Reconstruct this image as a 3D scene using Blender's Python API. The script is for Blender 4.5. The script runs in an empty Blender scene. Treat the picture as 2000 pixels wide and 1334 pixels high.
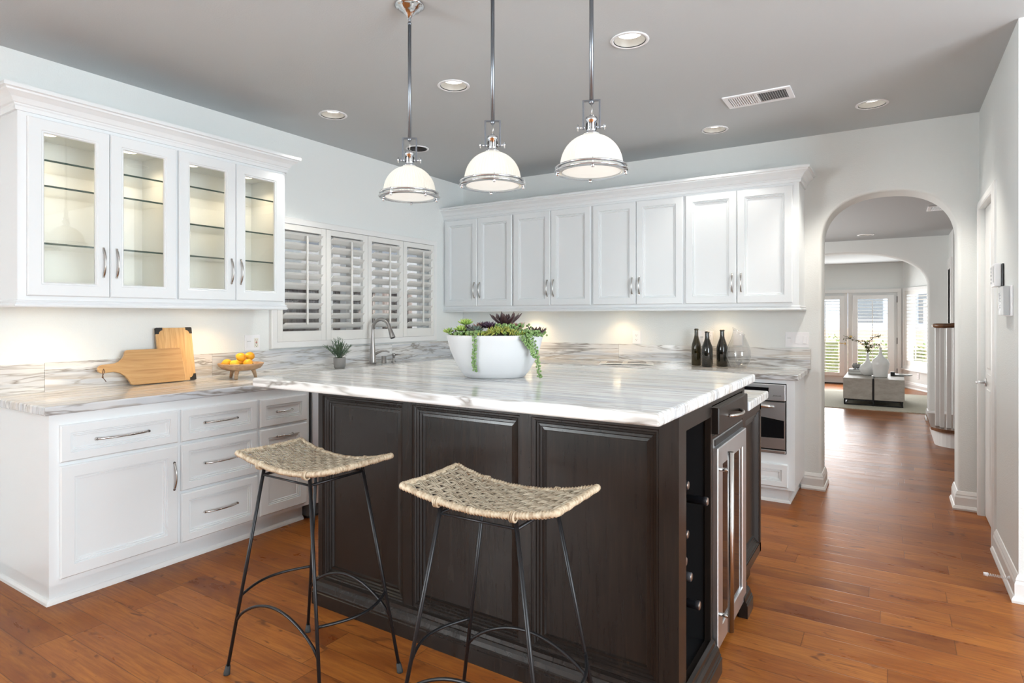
import bpy, bmesh, math, random
from mathutils import Vector, Matrix
random.seed(7)
C = bpy.context.scene
COL = C.collection
PI = math.pi
def rad(a): return a * PI / 180

# ------------------------------------------------------------------ camera, world, light, exposure
F_PX, W_PX, H_PX, HORIZON = 1183.0, 2000.0, 1334.0, 618.0
YAW = math.atan(745 / F_PX)
cam_d = bpy.data.cameras.new('camera'); cam = bpy.data.objects.new('camera', cam_d); COL.objects.link(cam)
cam.location = (0, 0, 1.32); cam.rotation_euler = (PI / 2, 0, YAW)
cam_d.sensor_width = 36; cam_d.lens = F_PX / W_PX * 36
cam_d.shift_y = (HORIZON - H_PX / 2) / W_PX
cam_d.clip_start = 0.05; cam_d.clip_end = 200
C.camera = cam
w = bpy.data.worlds.new('sky'); C.world = w; w.use_nodes = True
bgn = w.node_tree.nodes['Background']; bgn.inputs[0].default_value = (0.78, 0.88, 1.0, 1); bgn.inputs[1].default_value = 3.2
C.view_settings.view_transform = 'Standard'; C.view_settings.look = 'None'
C.view_settings.exposure = 0.8; C.view_settings.gamma = 1.0; C.view_settings.use_curve_mapping = False
C.cycles.max_bounces = 10; C.cycles.transparent_max_bounces = 24; C.cycles.sample_clamp_indirect = 6
C.cycles.caustics_reflective = False; C.cycles.caustics_refractive = False

def light(name, kind, loc, energy, color=(1, 1, 1), rot=(0, 0, 0), parent=None, **kw):
    d = bpy.data.lights.new(name, kind); d.energy = energy; d.color = color
    for k, v in kw.items(): setattr(d, k, v)
    o = bpy.data.objects.new(name, d); COL.objects.link(o); o.location = loc; o.rotation_euler = rot
    if parent:
        o.parent = parent; o.location = Vector(loc) - parent.location
    return o
sun = light('sun', 'SUN', (4, 20, 10), 12.0, (1, .95, .86), (rad(-50), 0, rad(-24)), angle=rad(1.0))
# added area fill lamps at unseen window openings, right and rear left of camera
light('fill_right', 'AREA', (3.35, 0.6, 1.5), 115, (.91, .985, 1), (rad(94), 0, rad(90)), shape='RECTANGLE', size=3.0, size_y=1.9)
light('fill_left', 'AREA', (-4.2, -2.55, 1.5), 230, (.92, .985, 1), (rad(96), 0, rad(-90)), shape='RECTANGLE', size=1.6, size_y=1.5)
light('daylight_french_doors', 'AREA', (-.75, 13.3, 1.0), 32, (1, 1, 1), (rad(90), 0, rad(180)), shape='RECTANGLE', size=1.5, size_y=1.5)
light('hall_side_fill', 'AREA', (-2.5, 7.4, 1.4), 34, (1, .99, .97), (rad(100), 0, rad(-90)), shape='RECTANGLE', size=1.8, size_y=1.4)  # fill lamp added to brighten the hall; the wall behind it is solid

# ------------------------------------------------------------------ materials
def mat(name, col=(.8, .8, .8), rough=.5, metal=0., **kw):
    m = bpy.data.materials.new(name); m.use_nodes = True
    b = m.node_tree.nodes['Principled BSDF']
    b.inputs['Base Color'].default_value = (*col, 1); b.inputs['Roughness'].default_value = rough; b.inputs['Metallic'].default_value = metal
    for k, v in kw.items():
        b.inputs[k].default_value = (*v, 1) if isinstance(v, tuple) else v
    return m
class N:
    """small node writer"""
    def __init__(s, m): s.t = m.node_tree; s.n = s.t.nodes; s.l = s.t.links; s.b = s.n.get('Principled BSDF')
    def new(s, k, **kw):
        x = s.n.new(k)
        for a, v in kw.items(): setattr(x, a, v)
        return x
    def put(s, sock, v):
        if hasattr(v, 'is_output') or isinstance(v, bpy.types.NodeSocket): s.l.new(v, sock)
        else: sock.default_value = v
    def math(s, op, a, b=0., c=None):
        x = s.new('ShaderNodeMath', operation=op); s.put(x.inputs[0], a); s.put(x.inputs[1], b)
        if c is not None: s.put(x.inputs[2], c)
        return x.outputs[0]
    def noise(s, vec, scale=5., detail=2., rough=.5, dist=0.):
        x = s.new('ShaderNodeTexNoise'); s.l.new(vec, x.inputs['Vector'])
        x.inputs['Scale'].default_value = scale; x.inputs['Detail'].default_value = detail
        x.inputs['Roughness'].default_value = rough; x.inputs['Distortion'].default_value = dist
        return x.outputs['Fac']
    def mapping(s, vec, sc=(1, 1, 1), loc=(0, 0, 0), rot=(0, 0, 0)):
        x = s.new('ShaderNodeMapping'); s.l.new(vec, x.inputs['Vector'])
        x.inputs['Scale'].default_value = sc; x.inputs['Location'].default_value = loc; x.inputs['Rotation'].default_value = rot
        return x.outputs[0]
    def ramp(s, fac, stops):
        x = s.new('ShaderNodeValToRGB'); s.l.new(fac, x.inputs[0]); e = x.color_ramp.elements
        while len(e) < len(stops): e.new(.5)
        for i, (p, c) in enumerate(stops): e[i].position = p; e[i].color = (*c, 1) if len(c) == 3 else c
        return x.outputs[0]
    def mix(s, fac, a, b, mode='MIX'):
        x = s.new('ShaderNodeMix', data_type='RGBA', blend_type=mode)
        s.put(x.inputs[0], fac)
        for i, v in ((6, a), (7, b)):
            if isinstance(v, tuple): x.inputs[i].default_value = (*v, 1)
            else: s.l.new(v, x.inputs[i])
        return x.outputs[2]
    def pos(s): return s.new('ShaderNodeNewGeometry').outputs['Position']
    def obj(s): return s.new('ShaderNodeTexCoord').outputs['Object']
    def bump(s, h, strength=.2, dist=.01):
        x = s.new('ShaderNodeBump'); x.inputs['Strength'].default_value = strength; x.inputs['Distance'].default_value = dist
        s.l.new(h, x.inputs['Height']); s.l.new(x.outputs[0], s.b.inputs['Normal'])
    def color(s, c): s.l.new(c, s.b.inputs['Base Color'])

M = {}
def paint(name, col, rough=.85, bumpy=.08, scale=260):
    m = mat(name, col, rough); n = N(m); n.bump(n.noise(n.pos(), scale, 2), bumpy, .004); return m
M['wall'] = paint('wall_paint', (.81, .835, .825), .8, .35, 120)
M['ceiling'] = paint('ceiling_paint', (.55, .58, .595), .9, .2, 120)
M['cab'] = mat('white_lacquer', (.82, .85, .865), .32)
n = N(M['cab']); n.bump(n.noise(n.mapping(n.pos(), (60, 60, 6)), 6, 2), .05, .002)
M['trim'] = mat('white_trim_paint', (.84, .84, .83), .35)
M['louver'] = mat('shutter_paint', (.82, .81, .78), .4)
M['steel'] = mat('brushed_steel', (.74, .75, .77), .36, 1.)
n = N(M['steel']); n.bump(n.noise(n.mapping(n.pos(), (4, 4, 300)), 4, 2), .04, .001)
M['nickel'] = mat('brushed_nickel', (.56, .54, .52), .25, 1.)
M['rod'] = mat('satin_dark_nickel', (.24, .26, .29), .38, 1.)
M['faucet'] = mat('brushed_faucet_nickel', (.38, .37, .36), .3, 1.)
M['chrome'] = mat('chrome', (.70, .72, .75), .10, 1.)
M['bronze'] = mat('dark_metal', (.03, .03, .032), .4, .6)
M['black'] = mat('black_plastic', (.012, .012, .013), .35)
M['rubber'] = mat('black_rubber', (.02, .02, .02), .7)
M['iron'] = mat('black_iron', (.018, .018, .02), .38, .5)
M['brass'] = mat('polished_brass', (.75, .55, .25), .2, 1.)
M['white_plastic'] = mat('white_plastic', (.90, .90, .92), .35)
M['grey_plastic'] = mat('grey_plastic', (.55, .57, .58), .45)
M['ivory'] = mat('ivory_plastic', (.80, .78, .70), .4)
M['red'] = mat('red_button', (.55, .05, .03), .4)
M['grey_dark'] = mat('dark_grey', (.10, .10, .10), .5)

def wood_floor():
    m = mat('maple_floor', (.4, .2, .08), .3); n = N(m)
    sep = n.new('ShaderNodeSeparateXYZ'); n.l.new(n.pos(), sep.inputs[0]); X, Y = sep.outputs[0], sep.outputs[1]
    PW, PL = .127, 1.05
    v = n.math('DIVIDE', Y, PW); row = n.math('FLOOR', v); fv = n.math('FRACT', v)
    wn = n.new('ShaderNodeTexWhiteNoise', noise_dimensions='1D'); n.l.new(row, wn.inputs['W'])
    u = n.math('ADD', n.math('DIVIDE', X, PL), n.math('MULTIPLY', wn.outputs['Value'], 7.3)); cl = n.math('FLOOR', u); fu = n.math('FRACT', u)
    cb = n.new('ShaderNodeCombineXYZ'); n.l.new(row, cb.inputs[0]); n.l.new(cl, cb.inputs[1])
    w2 = n.new('ShaderNodeTexWhiteNoise', noise_dimensions='2D'); n.l.new(cb.outputs[0], w2.inputs['Vector'])
    rnd = w2.outputs['Value']
    off = n.new('ShaderNodeVectorMath', operation='SCALE'); n.l.new(w2.outputs['Color'], off.inputs[0]); off.inputs['Scale'].default_value = 30
    pp = n.new('ShaderNodeVectorMath', operation='ADD'); n.l.new(n.pos(), pp.inputs[0]); n.l.new(off.outputs[0], pp.inputs[1]); P = pp.outputs[0]
    blot = n.noise(n.mapping(P, (1.6, 5, 1)), 1.7, 4, .6, .6)
    grain = n.noise(n.mapping(P, (3.5, 55, 1)), 1.5, 4, .65, .5)
    knots = n.noise(n.mapping(P, (4, 9, 1)), 1.6, 2, .5, 1.4)
    base = n.ramp(rnd, [(0, (.145, .036, .008)), (.3, (.21, .057, .011)), (.65, (.285, .084, .016)), (1, (.35, .115, .024))])
    base = n.mix(n.math('MULTIPLY', n.ramp(blot, [(.35, (0, 0, 0)), (.75, (1, 1, 1))]), .62), base, (.47, .180, .034))
    base = n.mix(n.ramp(grain, [(.38, (.55,) * 3), (.62, (0, 0, 0))]), base, (.17, .050, .014))
    base = n.mix(n.ramp(knots, [(.27, (.75,) * 3), (.36, (0, 0, 0))]), base, (.085, .025, .010))
    ev = n.math('MINIMUM', fv, n.math('SUBTRACT', 1., fv)); eu = n.math('MULTIPLY', n.math('MINIMUM', fu, n.math('SUBTRACT', 1., fu)), PL / PW)
    e = n.math('MINIMUM', ev, eu); seam = n.ramp(e, [(0, (1, 1, 1)), (.016, (0, 0, 0))])
    base = n.mix(n.math('MULTIPLY', seam, .75), base, (.035, .012, .005))
    n.color(base)
    rr = n.math('MULTIPLY_ADD', blot, .16, .22); n.l.new(rr, n.b.inputs['Roughness'])
    h = n.math('ADD', n.ramp(e, [(0, (0, 0, 0)), (.03, (1, 1, 1))]), n.math('MULTIPLY', blot, .5))
    n.bump(h, .22, .002)
    return m
M['floor'] = wood_floor(); M['floor'].node_tree.nodes['Principled BSDF'].inputs['Specular IOR Level'].default_value = .14

def marble(name, sc, sc2, bias=0.0):
    """sc stretches the veins: small number along the vein, large across"""
    m = mat(name, (.8, .8, .8), .10); n = N(m)
    oi = n.new('ShaderNodeObjectInfo')
    of = n.new('ShaderNodeVectorMath', operation='SCALE'); of.inputs[0].default_value = (7, 13, 5); n.l.new(oi.outputs['Random'], of.inputs['Scale'])
    pa = n.new('ShaderNodeVectorMath', operation='ADD'); n.l.new(n.pos(), pa.inputs[0]); n.l.new(of.outputs[0], pa.inputs[1]); P = pa.outputs[0]
    a = n.noise(n.mapping(P, sc), 1.0, 5, .55, .55)
    b = n.noise(n.mapping(P, sc2, (3, 7, 1)), 1.0, 6, .6, .8)
    c = n.noise(n.mapping(P, sc, (11, 2, 5)), 2.3, 4, .6, .3)
    fine = n.noise(P, 420, 2)
    col = n.ramp(a, [(.30, (.58, .60, .62)), (.42, (.76, .755, .74)), (.5, (.84, .84, .83)), (.58, (.56, .59, .63)), (.68, (.78, .77, .75))])
    col = n.mix(n.ramp(c, [(.47 + bias, (0, 0, 0)), (.505 + bias, (.75,) * 3), (.53 + bias, (.1,) * 3), (.56 + bias, (0, 0, 0))]), col, (.30, .27, .235))
    col = n.mix(n.ramp(b, [(.485, (0, 0, 0)), (.5, (.85,) * 3), (.512, (0, 0, 0))]), col, (.22, .19, .16))
    col = n.mix(n.ramp(b, [(.39, (0, 0, 0)), (.41, (.6,) * 3), (.45, (0, 0, 0))]), col, (.50, .42, .33))
    col = n.mix(n.math('MULTIPLY', n.ramp(fine, [(.4, (0, 0, 0)), (.65, (1, 1, 1))]), .12), col, (.55, .56, .58))
    n.color(col)
    return m
M['stone_x'] = marble('quartzite_veins_across', (.45, 9, 1.6), (.35, 6, 1.2))
M['stone_y'] = marble('quartzite_veins_along', (9, .45, 1.6), (6, .35, 1.2))
M['splash_y'] = marble('quartzite_backsplash_side', (2, .55, 8), (2, .4, 5), .01)
M['splash_x'] = marble('quartzite_backsplash_back', (.6, 2, 8), (.35, 2, 3.5), .05)

m = M['dark'] = mat('espresso_wood', (.02, .015, .012), .27, 0, **{'IOR': 1.38, 'Sheen Weight': .2, 'Sheen Roughness': .22, 'Sheen Tint': (1., .86, .74)}); n = N(m)
g = n.noise(n.mapping(n.pos(), (22, 22, 1.6)), 2.5, 4, .6, .7)
n.color(n.ramp(g, [(.3, (.010, .008, .0075)), (.6, (.015, .011, .009)), (.85, (.026, .016, .011))])); n.bump(g, .03, .002)

def wood(name, c1, c2, c3, sc, rough=.5):
    m = mat(name, c1, rough); n = N(m)
    g = n.noise(n.mapping(n.obj(), sc), 1., 4, .6, .6)
    n.color(n.ramp(g, [(.3, c1), (.5, c2), (.72, c3)])); n.bump(g, .06, .002); return m
M['bamboo_y'] = wood('bamboo_wood', (.42, .22, .085), (.53, .31, .13), (.60, .38, .18), (20, 3, 60), .45)
M['bamboo_z'] = wood('bamboo_upright', (.52, .29, .11), (.66, .40, .17), (.72, .48, .23), (20, 70, 3), .45)
M['acacia'] = wood('light_carved_wood', (.36, .22, .12), (.50, .33, .20), (.60, .43, .28), (14, 14, 40), .55)
M['rail'] = wood('walnut_rail', (.11, .05, .026), (.17, .08, .04), (.22, .11, .06), (20, 4, 8), .25)

m = M['wicker'] = mat('natural_rattan', (.5, .4, .28), .6); n = N(m)
g = n.noise(n.obj(), 75, 3, .6); g2 = n.noise(n.mapping(n.obj(), (12, 170, 12)), 1.2, 3, .7)
c = n.ramp(g2, [(.28, (.17, .13, .085)), (.45, (.40, .33, .24)), (.6, (.55, .48, .37)), (.78, (.68, .62, .52))])
c = n.mix(n.ramp(g, [(.3, (.55,) * 3), (.5, (0, 0, 0))]), c, (.27, .20, .13)); n.color(c)
m = M['cane'] = mat('wrapped_cane', (.5, .4, .28), .5); n = N(m)
g = n.noise(n.mapping(n.obj(), (70, 70, 20)), 1.4, 3, .6)
n.color(n.ramp(g, [(.3, (.28, .19, .115)), (.5, (.50, .40, .28)), (.7, (.61, .52, .39))]))

def thin_glass(name, tint=(1, 1, 1), ior=1.5, rough=0.0, gain=1.):
    m = bpy.data.materials.new(name); m.use_nodes = True; n = N(m); n.n.remove(n.b)
    out = n.n['Material Output']; tr = n.new('ShaderNodeBsdfTransparent'); tr.inputs[0].default_value = (*tint, 1)
    gl = n.new('ShaderNodeBsdfGlossy'); gl.inputs['Roughness'].default_value = rough; gl.inputs[0].default_value = (1, 1, 1, 1)
    fr = n.new('ShaderNodeFresnel'); n.l.new(n.math('MULTIPLY_ADD', n.new('ShaderNodeNewGeometry').outputs['Backfacing'], 1 / ior - ior, ior), fr.inputs[0])
    mx = n.new('ShaderNodeMixShader'); n.l.new(n.math('MULTIPLY', fr.outputs[0], gain), mx.inputs[0]); n.l.new(tr.outputs[0], mx.inputs[1]); n.l.new(gl.outputs[0], mx.inputs[2])
    n.l.new(mx.outputs[0], out.inputs[0]); return m
M['pane'] = thin_glass('clear_pane', (.97, .98, .97), 1.5, 0, 1.5)
M['shelf_glass'] = thin_glass('shelf_glass', (.955, .955, .94), 1.5)
M['shelf_edge'] = mat('green_glass_edge', (.02, .06, .045), .15)
M['decanter'] = thin_glass('blown_glass', (.86, .87, .88), 1.5, 0, 1.8)
M['bottle'] = mat('green_bottle_glass', (.035, .03, .008), .06, 0, **{'Transmission Weight': .35, 'IOR': 1.5, 'Coat Weight': .6})
M['bottle_dark'] = mat('dark_bottle_glass', (.010, .010, .007), .06, 0, **{'Coat Weight': .6})
M['fridge_glass'] = mat('tinted_cooler_glass', (.01, .01, .011), .04, 0)
M['foil'] = mat('black_foil', (.012, .012, .015), .3); M['foil_end'] = mat('foil_end', (.30, .22, .18), .3, .8)
M['foil_grey'] = mat('grey_foil', (.10, .10, .11), .3, .5)
M['oven_glass'] = mat('black_oven_glass', (.008, .008, .009), .05)
M['ceramic'] = mat('matte_white_ceramic', (.55, .555, .565), .45)
M['gloss_white'] = mat('white_glass_vase', (.82, .82, .81), .12)
M['stone_pot'] = paint('grey_concrete', (.27, .265, .26), .8, .3, 300)
M['soil'] = paint('dark_soil', (.03, .02, .015), .95, 1., 200)
def leafmat(name, a, b, rough=.45, sc=40):
    m = mat(name, a, rough); n = N(m); n.color(n.ramp(n.noise(n.obj(), sc, 2), [(.35, a), (.65, b)])); return m
M['leaf_dark'] = leafmat('burgundy_leaf', (.030, .012, .016), (.055, .03, .03), .35, 20)
M['leaf_purple'] = leafmat('purple_leaf', (.035, .018, .05), (.09, .04, .07), .35, 30)
M['leaf_pink'] = leafmat('pink_leaf', (.42, .13, .14), (.30, .20, .13), .4, 30)
M['leaf_teal'] = leafmat('blue_green_leaf', (.08, .16, .12), (.10, .06, .06), .4, 25)
M['leaf_lime'] = leafmat('lime_leaf', (.24, .40, .07), (.42, .50, .15), .45)
M['leaf_pearl'] = leafmat('pearl_green', (.11, .20, .055), (.20, .30, .11), .4)
M['leaf_moss'] = leafmat('moss_green', (.16, .28, .05), (.38, .34, .06), .6, 60)
M['leaf_sage'] = leafmat('grey_green_leaf', (.08, .14, .08), (.15, .22, .13), .6)
M['leaf_olive'] = leafmat('olive_leaf', (.10, .12, .04), (.20, .20, .08), .6)
m = M['lemon'] = mat('lemon_peel', (.85, .45, .03), .38); n = N(m)
n.color(n.ramp(n.noise(n.obj(), 9, 2), [(.35, (.88, .36, .015)), (.65, (.92, .50, .03))])); n.bump(n.noise(n.obj(), 300, 2), .25, .002)
M['lemon_yellow'] = mat('yellow_peel', (.92, .60, .04), .38); M['stem_green'] = mat('stem_green', (.12, .14, .02), .6)
M['twine'] = mat('brown_leather', (.10, .045, .02), .6)
M['rug'] = m = mat('woven_rug', (.5, .48, .38), .95); n = N(m)
n.color(n.ramp(n.noise(n.mapping(n.pos(), (30, 140, 1)), 1.4, 3, .6), [(.3, (.42, .39, .31)), (.7, (.58, .55, .46))]))
M['shagreen'] = m = mat('grey_washed_oak', (.4, .37, .33), .5); n = N(m)
n.color(n.ramp(n.noise(n.mapping(n.pos(), (3, 3, 6)), 3, 5, .6), [(.3, (.33, .30, .26)), (.7, (.45, .42, .38))]))
M['book'] = mat('cream_book', (.62, .60, .56), .6); M['page'] = mat('magazine_paper', (.8, .8, .78), .35)
M['photo'] = m = mat('magazine_photo', (.3, .3, .3), .25); n = N(m)
n.color(n.ramp(n.noise(n.mapping(n.pos(), (9, 30, 1)), 1.5, 2), [(.35, (.12, .12, .12)), (.55, (.22, .21, .20)), (.7, (.45, .28, .18))]))
M['grey_stone'] = mat('grey_ornament', (.35, .35, .34), .7)
M['thermo'] = mat('thermostat_grey', (.42, .43, .43), .4)
M['hedge'] = leafmat('hedge_green', (.10, .22, .04), (.34, .42, .14), .7, 9)
M['patio'] = mat('patio_paving', (.55, .52, .48), .9)
M['terracotta'] = mat('terracotta_wall', (.66, .46, .35), .9)
M['house'] = mat('pale_house_paint', (.42, .46, .52), .9)
M['stucco'] = mat('grey_stucco', (.17, .17, .18), .9)
M['dark_window'] = mat('dark_window', (.13, .14, .15), .2)
M['fence'] = m = mat('weathered_fence', (.16, .13, .12), .9); n = N(m)
n.color(n.ramp(n.noise(n.mapping(n.pos(), (3, 14, .6)), 2, 3), [(.35, (.10, .07, .07)), (.65, (.26, .23, .23))]))
def glow(name, col, s, base=(.9, .9, .88)):
    return mat(name, base, .4, 0, **{'Emission Color': col, 'Emission Strength': s})
M['bulb'] = glow('lit_bulb', (1, .95, .86), 5)
M['can_lit'] = glow('lit_diffuser', (1, .96, .88), 3.2)
M['puck'] = glow('lit_puck', (1, .8, .5), 5)
M['can_inner'] = mat('can_reflector', (.30, .29, .27), .5, .1)
M['can_dark'] = mat('can_black_baffle', (.03, .03, .03), .5)
def shade():
    m = bpy.data.materials.new('ribbed_opal_glass'); m.use_nodes = True; n = N(m)
    b = n.b; b.inputs['Base Color'].default_value = (.50, .495, .475, 1); b.inputs['Roughness'].default_value = .2
    tl = n.new('ShaderNodeBsdfTranslucent'); tl.inputs[0].default_value = (1, .985, .95, 1)
    em = n.new('ShaderNodeEmission'); em.inputs[0].default_value = (1, .96, .87, 1); em.inputs[1].default_value = .04
    mx = n.new('ShaderNodeMixShader'); mx.inputs[0].default_value = .4
    ad = n.new('ShaderNodeAddShader')
    n.l.new(b.outputs[0], mx.inputs[1]); n.l.new(tl.outputs[0], mx.inputs[2]); n.l.new(mx.outputs[0], ad.inputs[0]); n.l.new(em.outputs[0], ad.inputs[1])
    n.l.new(ad.outputs[0], n.n['Material Output'].inputs[0]); return m
M['shade'] = shade(); M['lens'] = glow('lit_frosted_lens', (1, .97, .9), .34, (.5, .49, .46))

# ------------------------------------------------------------------ mesh builder
class MB:
    def __init__(s): s.v = []; s.f = []; s.sm = []
    def add(s, vs, fs, smooth=False):
        k = len(s.v); s.v += [tuple(p) for p in vs]
        for f in fs: s.f.append(tuple(i + k for i in f)); s.sm.append(smooth)
        return s
    def box(s, x0, x1, y0, y1, z0, z1):
        v = [(x, y, z) for x in (x0, x1) for y in (y0, y1) for z in (z0, z1)]
        return s.add(v, [(0, 1, 3, 2), (4, 6, 7, 5), (0, 4, 5, 1), (2, 3, 7, 6), (0, 2, 6, 4), (1, 5, 7, 3)])
    def fbox(s, F, u0, u1, d0, d1, z0, z1):
        v = [F(u, d, z) for u in (u0, u1) for d in (d0, d1) for z in (z0, z1)]
        return s.add(v, [(0, 1, 3, 2), (4, 6, 7, 5), (0, 4, 5, 1), (2, 3, 7, 6), (0, 2, 6, 4), (1, 5, 7, 3)])
    def tube(s, pts, r, n=10, closed=False, cap=True, flat=None):
        pts = [Vector(p) for p in pts]; m = len(pts)
        rs = r if isinstance(r, (list, tuple)) else [r] * m
        T = []
        for i in range(m):
            a = pts[i - 1] if (i or closed) else pts[i]; b = pts[(i + 1) % m] if (i < m - 1 or closed) else pts[i]
            t = (b - a); T.append(t.normalized() if t.length > 1e-9 else Vector((0, 0, 1)))
        up = Vector((0, 0, 1)) if abs(T[0].z) < .9 else Vector((1, 0, 0))
        nr = (up - T[0] * up.dot(T[0])).normalized(); vs = []
        for i in range(m):
            nr = (nr - T[i] * nr.dot(T[i])).normalized(); bn = T[i].cross(nr)
            fa = 1. if flat is None else flat
            for k in range(n):
                a = 2 * PI * k / n; vs.append(pts[i] + (nr * math.cos(a) * fa + bn * math.sin(a)) * rs[i])
        fs = []
        for i in range(m if closed else m - 1):
            j = (i + 1) % m
            for k in range(n): l = (k + 1) % n; fs.append((i * n + k, i * n + l, j * n + l, j * n + k))
        s.add(vs, fs, True)
        if cap and not closed:
            k0 = len(s.v) - len(vs)
            s.f.append(tuple(k0 + k for k in range(n))[::-1]); s.sm.append(False)
            s.f.append(tuple(k0 + (m - 1) * n + k for k in range(n))); s.sm.append(False)
        return s
    def lathe(s, prof, c=(0, 0, 0), n=32, ribs=0, rib=.0, sx=1., sy=1., rot=0.):
        vs = []; fs = []; m = len(prof)
        for (r, z) in prof:
            for k in range(n):
                a = 2 * PI * k / n; q = r * (1 + (rib * math.cos(a * ribs) if ribs else 0))
                x, y = q * math.cos(a) * sx, q * math.sin(a) * sy
                vs.append((c[0] + x * math.cos(rot) - y * math.sin(rot), c[1] + x * math.sin(rot) + y * math.cos(rot), c[2] + z))
        for i in range(m - 1):
            for k in range(n): l = (k + 1) % n; fs.append((i * n + k, i * n + l, (i + 1) * n + l, (i + 1) * n + k))
        s.add(vs, fs, True)
        k0 = len(s.v) - len(vs)
        if prof[0][0] > 1e-4: s.f.append(tuple(k0 + k for k in range(n))[::-1]); s.sm.append(False)
        if prof[-1][0] > 1e-4: s.f.append(tuple(k0 + (m - 1) * n + k for k in range(n))); s.sm.append(False)
        return s
    def lathe_open(s, prof, c=(0, 0, 0), n=32, **kw):
        k = len(s.f); s.lathe(prof, c, n, **kw)
        while len(s.f) > k + (len(prof) - 1) * n: s.f.pop(); s.sm.pop()
        return s
    def rings(s, F, u0, u1, z0, z1, rings, center=True):
        vs = []; fs = []
        for (i, d) in rings: vs += [F(u0 + i, d, z0 + i), F(u1 - i, d, z0 + i), F(u1 - i, d, z1 - i), F(u0 + i, d, z1 - i)]
        for j in range(len(rings) - 1):
            for k in range(4): l = (k + 1) % 4; fs.append((j * 4 + k, j * 4 + l, j * 4 + 4 + l, j * 4 + 4 + k))
        if center: m = (len(rings) - 1) * 4; fs.append((m, m + 1, m + 2, m + 3)); fs.append((3, 2, 1, 0))
        else:
            m = (len(rings) - 1) * 4
            for k in range(4): l = (k + 1) % 4; fs.append((m + k, m + l, l, k))
        return s.add(vs, fs)
    def sweep(s, path, prof, closed=False, z=0., side=1):
        """path: 2-D points; prof: (out, z) outline; mitred corners; out is to the right of travel for side=1"""
        P = [Vector(p) for p in path]; m = len(P); offs = []
        def nrm(a, b): d = (b - a).normalized(); return Vector((d.y, -d.x)) * side
        for i in range(m):
            n1 = nrm(P[i - 1], P[i]) if (i or closed) else None
            n2 = nrm(P[i], P[(i + 1) % m]) if (i < m - 1 or closed) else None
            if n1 is None: o = n2
            elif n2 is None: o = n1
            else:
                b = (n1 + n2); b = b.normalized() if b.length > 1e-6 else n1; o = b / max(.25, b.dot(n1))
            offs.append(o)
        k = len(prof); vs = []; fs = []
        for i in range(m):
            for (q, h) in prof: p = P[i] + offs[i] * q; vs.append((p.x, p.y, z + h))
        for i in range(m if closed else m - 1):
            j = (i + 1) % m
            for a in range(k): b = (a + 1) % k; fs.append((i * k + a, i * k + b, j * k + b, j * k + a))
        if not closed: fs.append(tuple(range(k))[::-1]); fs.append(tuple((m - 1) * k + a for a in range(k)))
        return s.add(vs, fs)
    def prism(s, poly, F, d0, d1):
        k = len(poly); vs = [F(u, d0, z) for (u, z) in poly] + [F(u, d1, z) for (u, z) in poly]
        fs = [tuple(range(k))[::-1], tuple(range(k, 2 * k))] + [(i, (i + 1) % k, k + (i + 1) % k, k + i) for i in range(k)]
        return s.add(vs, fs)
    def ball(s, c, r, n=8, m=6, sc=(1, 1, 1), R=None):
        vs = []; fs = []; c = Vector(c)
        for i in range(m + 1):
            t = PI * i / m
            for k in range(n):
                a = 2 * PI * k / n; v = Vector((math.sin(t) * math.cos(a) * sc[0], math.sin(t) * math.sin(a) * sc[1], math.cos(t) * sc[2])) * r
                if R is not None: v = R @ v
                vs.append(c + v)
        for i in range(m):
            for k in range(n): l = (k + 1) % n; fs.append((i * n + k, (i + 1) * n + k, (i + 1) * n + l, i * n + l))
        return s.add(vs, fs, True)
    def leaf(s, base, d, up, L, wd, th, curl=0., seg=5):
        """thick pointed leaf"""
        base = Vector(base); d = Vector(d).normalized(); up = Vector(up); up = (up - d * up.dot(d)).normalized(); sd = d.cross(up)
        vs = []; fs = []
        for i in range(seg + 1):
            t = i / seg; wv = wd * (math.sin(PI * min(1, t ** .75 * .93 + .07)) ** .8 if i < seg else .02)
            c = base + d * L * t + up * curl * L * t * t
            vs += [c + sd * wv / 2, c + up * th * (.5 if 0 < i < seg else .1), c - sd * wv / 2, c - up * th * (.5 if 0 < i < seg else .1)]
        for i in range(seg):
            for k in range(4): l = (k + 1) % 4; fs.append((i * 4 + k, i * 4 + l, i * 4 + 4 + l, i * 4 + 4 + k))
        fs.append((3, 2, 1, 0)); fs.append(tuple(seg * 4 + k for k in range(4)))
        return s.add(vs, fs, True)
    def build(s, name, material, parent=None, bevel=0., seg=2, fix=True, kind=None):
        me = bpy.data.meshes.new(name)
        off = Vector((0, 0, 0)); p = parent
        while p is not None: off = off + p.location; p = p.parent
        me.from_pydata([tuple(Vector(v) - off) for v in s.v], [], s.f)
        for i, p in enumerate(me.polygons): p.use_smooth = s.sm[i]
        bm = bmesh.new(); bm.from_mesh(me)
        if fix: bmesh.ops.recalc_face_normals(bm, faces=bm.faces)
        if bevel:
            ed = [e for e in bm.edges if len(e.link_faces) == 2 and e.calc_face_angle(0) > .5]
            bmesh.ops.bevel(bm, geom=ed, offset=bevel, segments=seg, affect='EDGES', profile=.5, clamp_overlap=True)
        bm.to_mesh(me); bm.free(); me.materials.append(M[material] if isinstance(material, str) else material)
        o = bpy.data.objects.new(name, me); COL.objects.link(o)
        if parent is not None: o.parent = parent
        if kind: o['kind'] = kind
        return o
def tag(o, label=None, cat=None, group=None, kind=None):
    if label: o['label'] = label
    if cat: o['category'] = cat
    if group: o['group'] = group
    if kind: o['kind'] = kind
    return o
def thing(name, label, cat, loc=(0, 0, 0), group=None, kind=None):
    o = bpy.data.objects.new(name, None); COL.objects.link(o); o.location = loc; o.empty_display_size = .1
    return tag(o, label, cat, group, kind)
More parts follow.
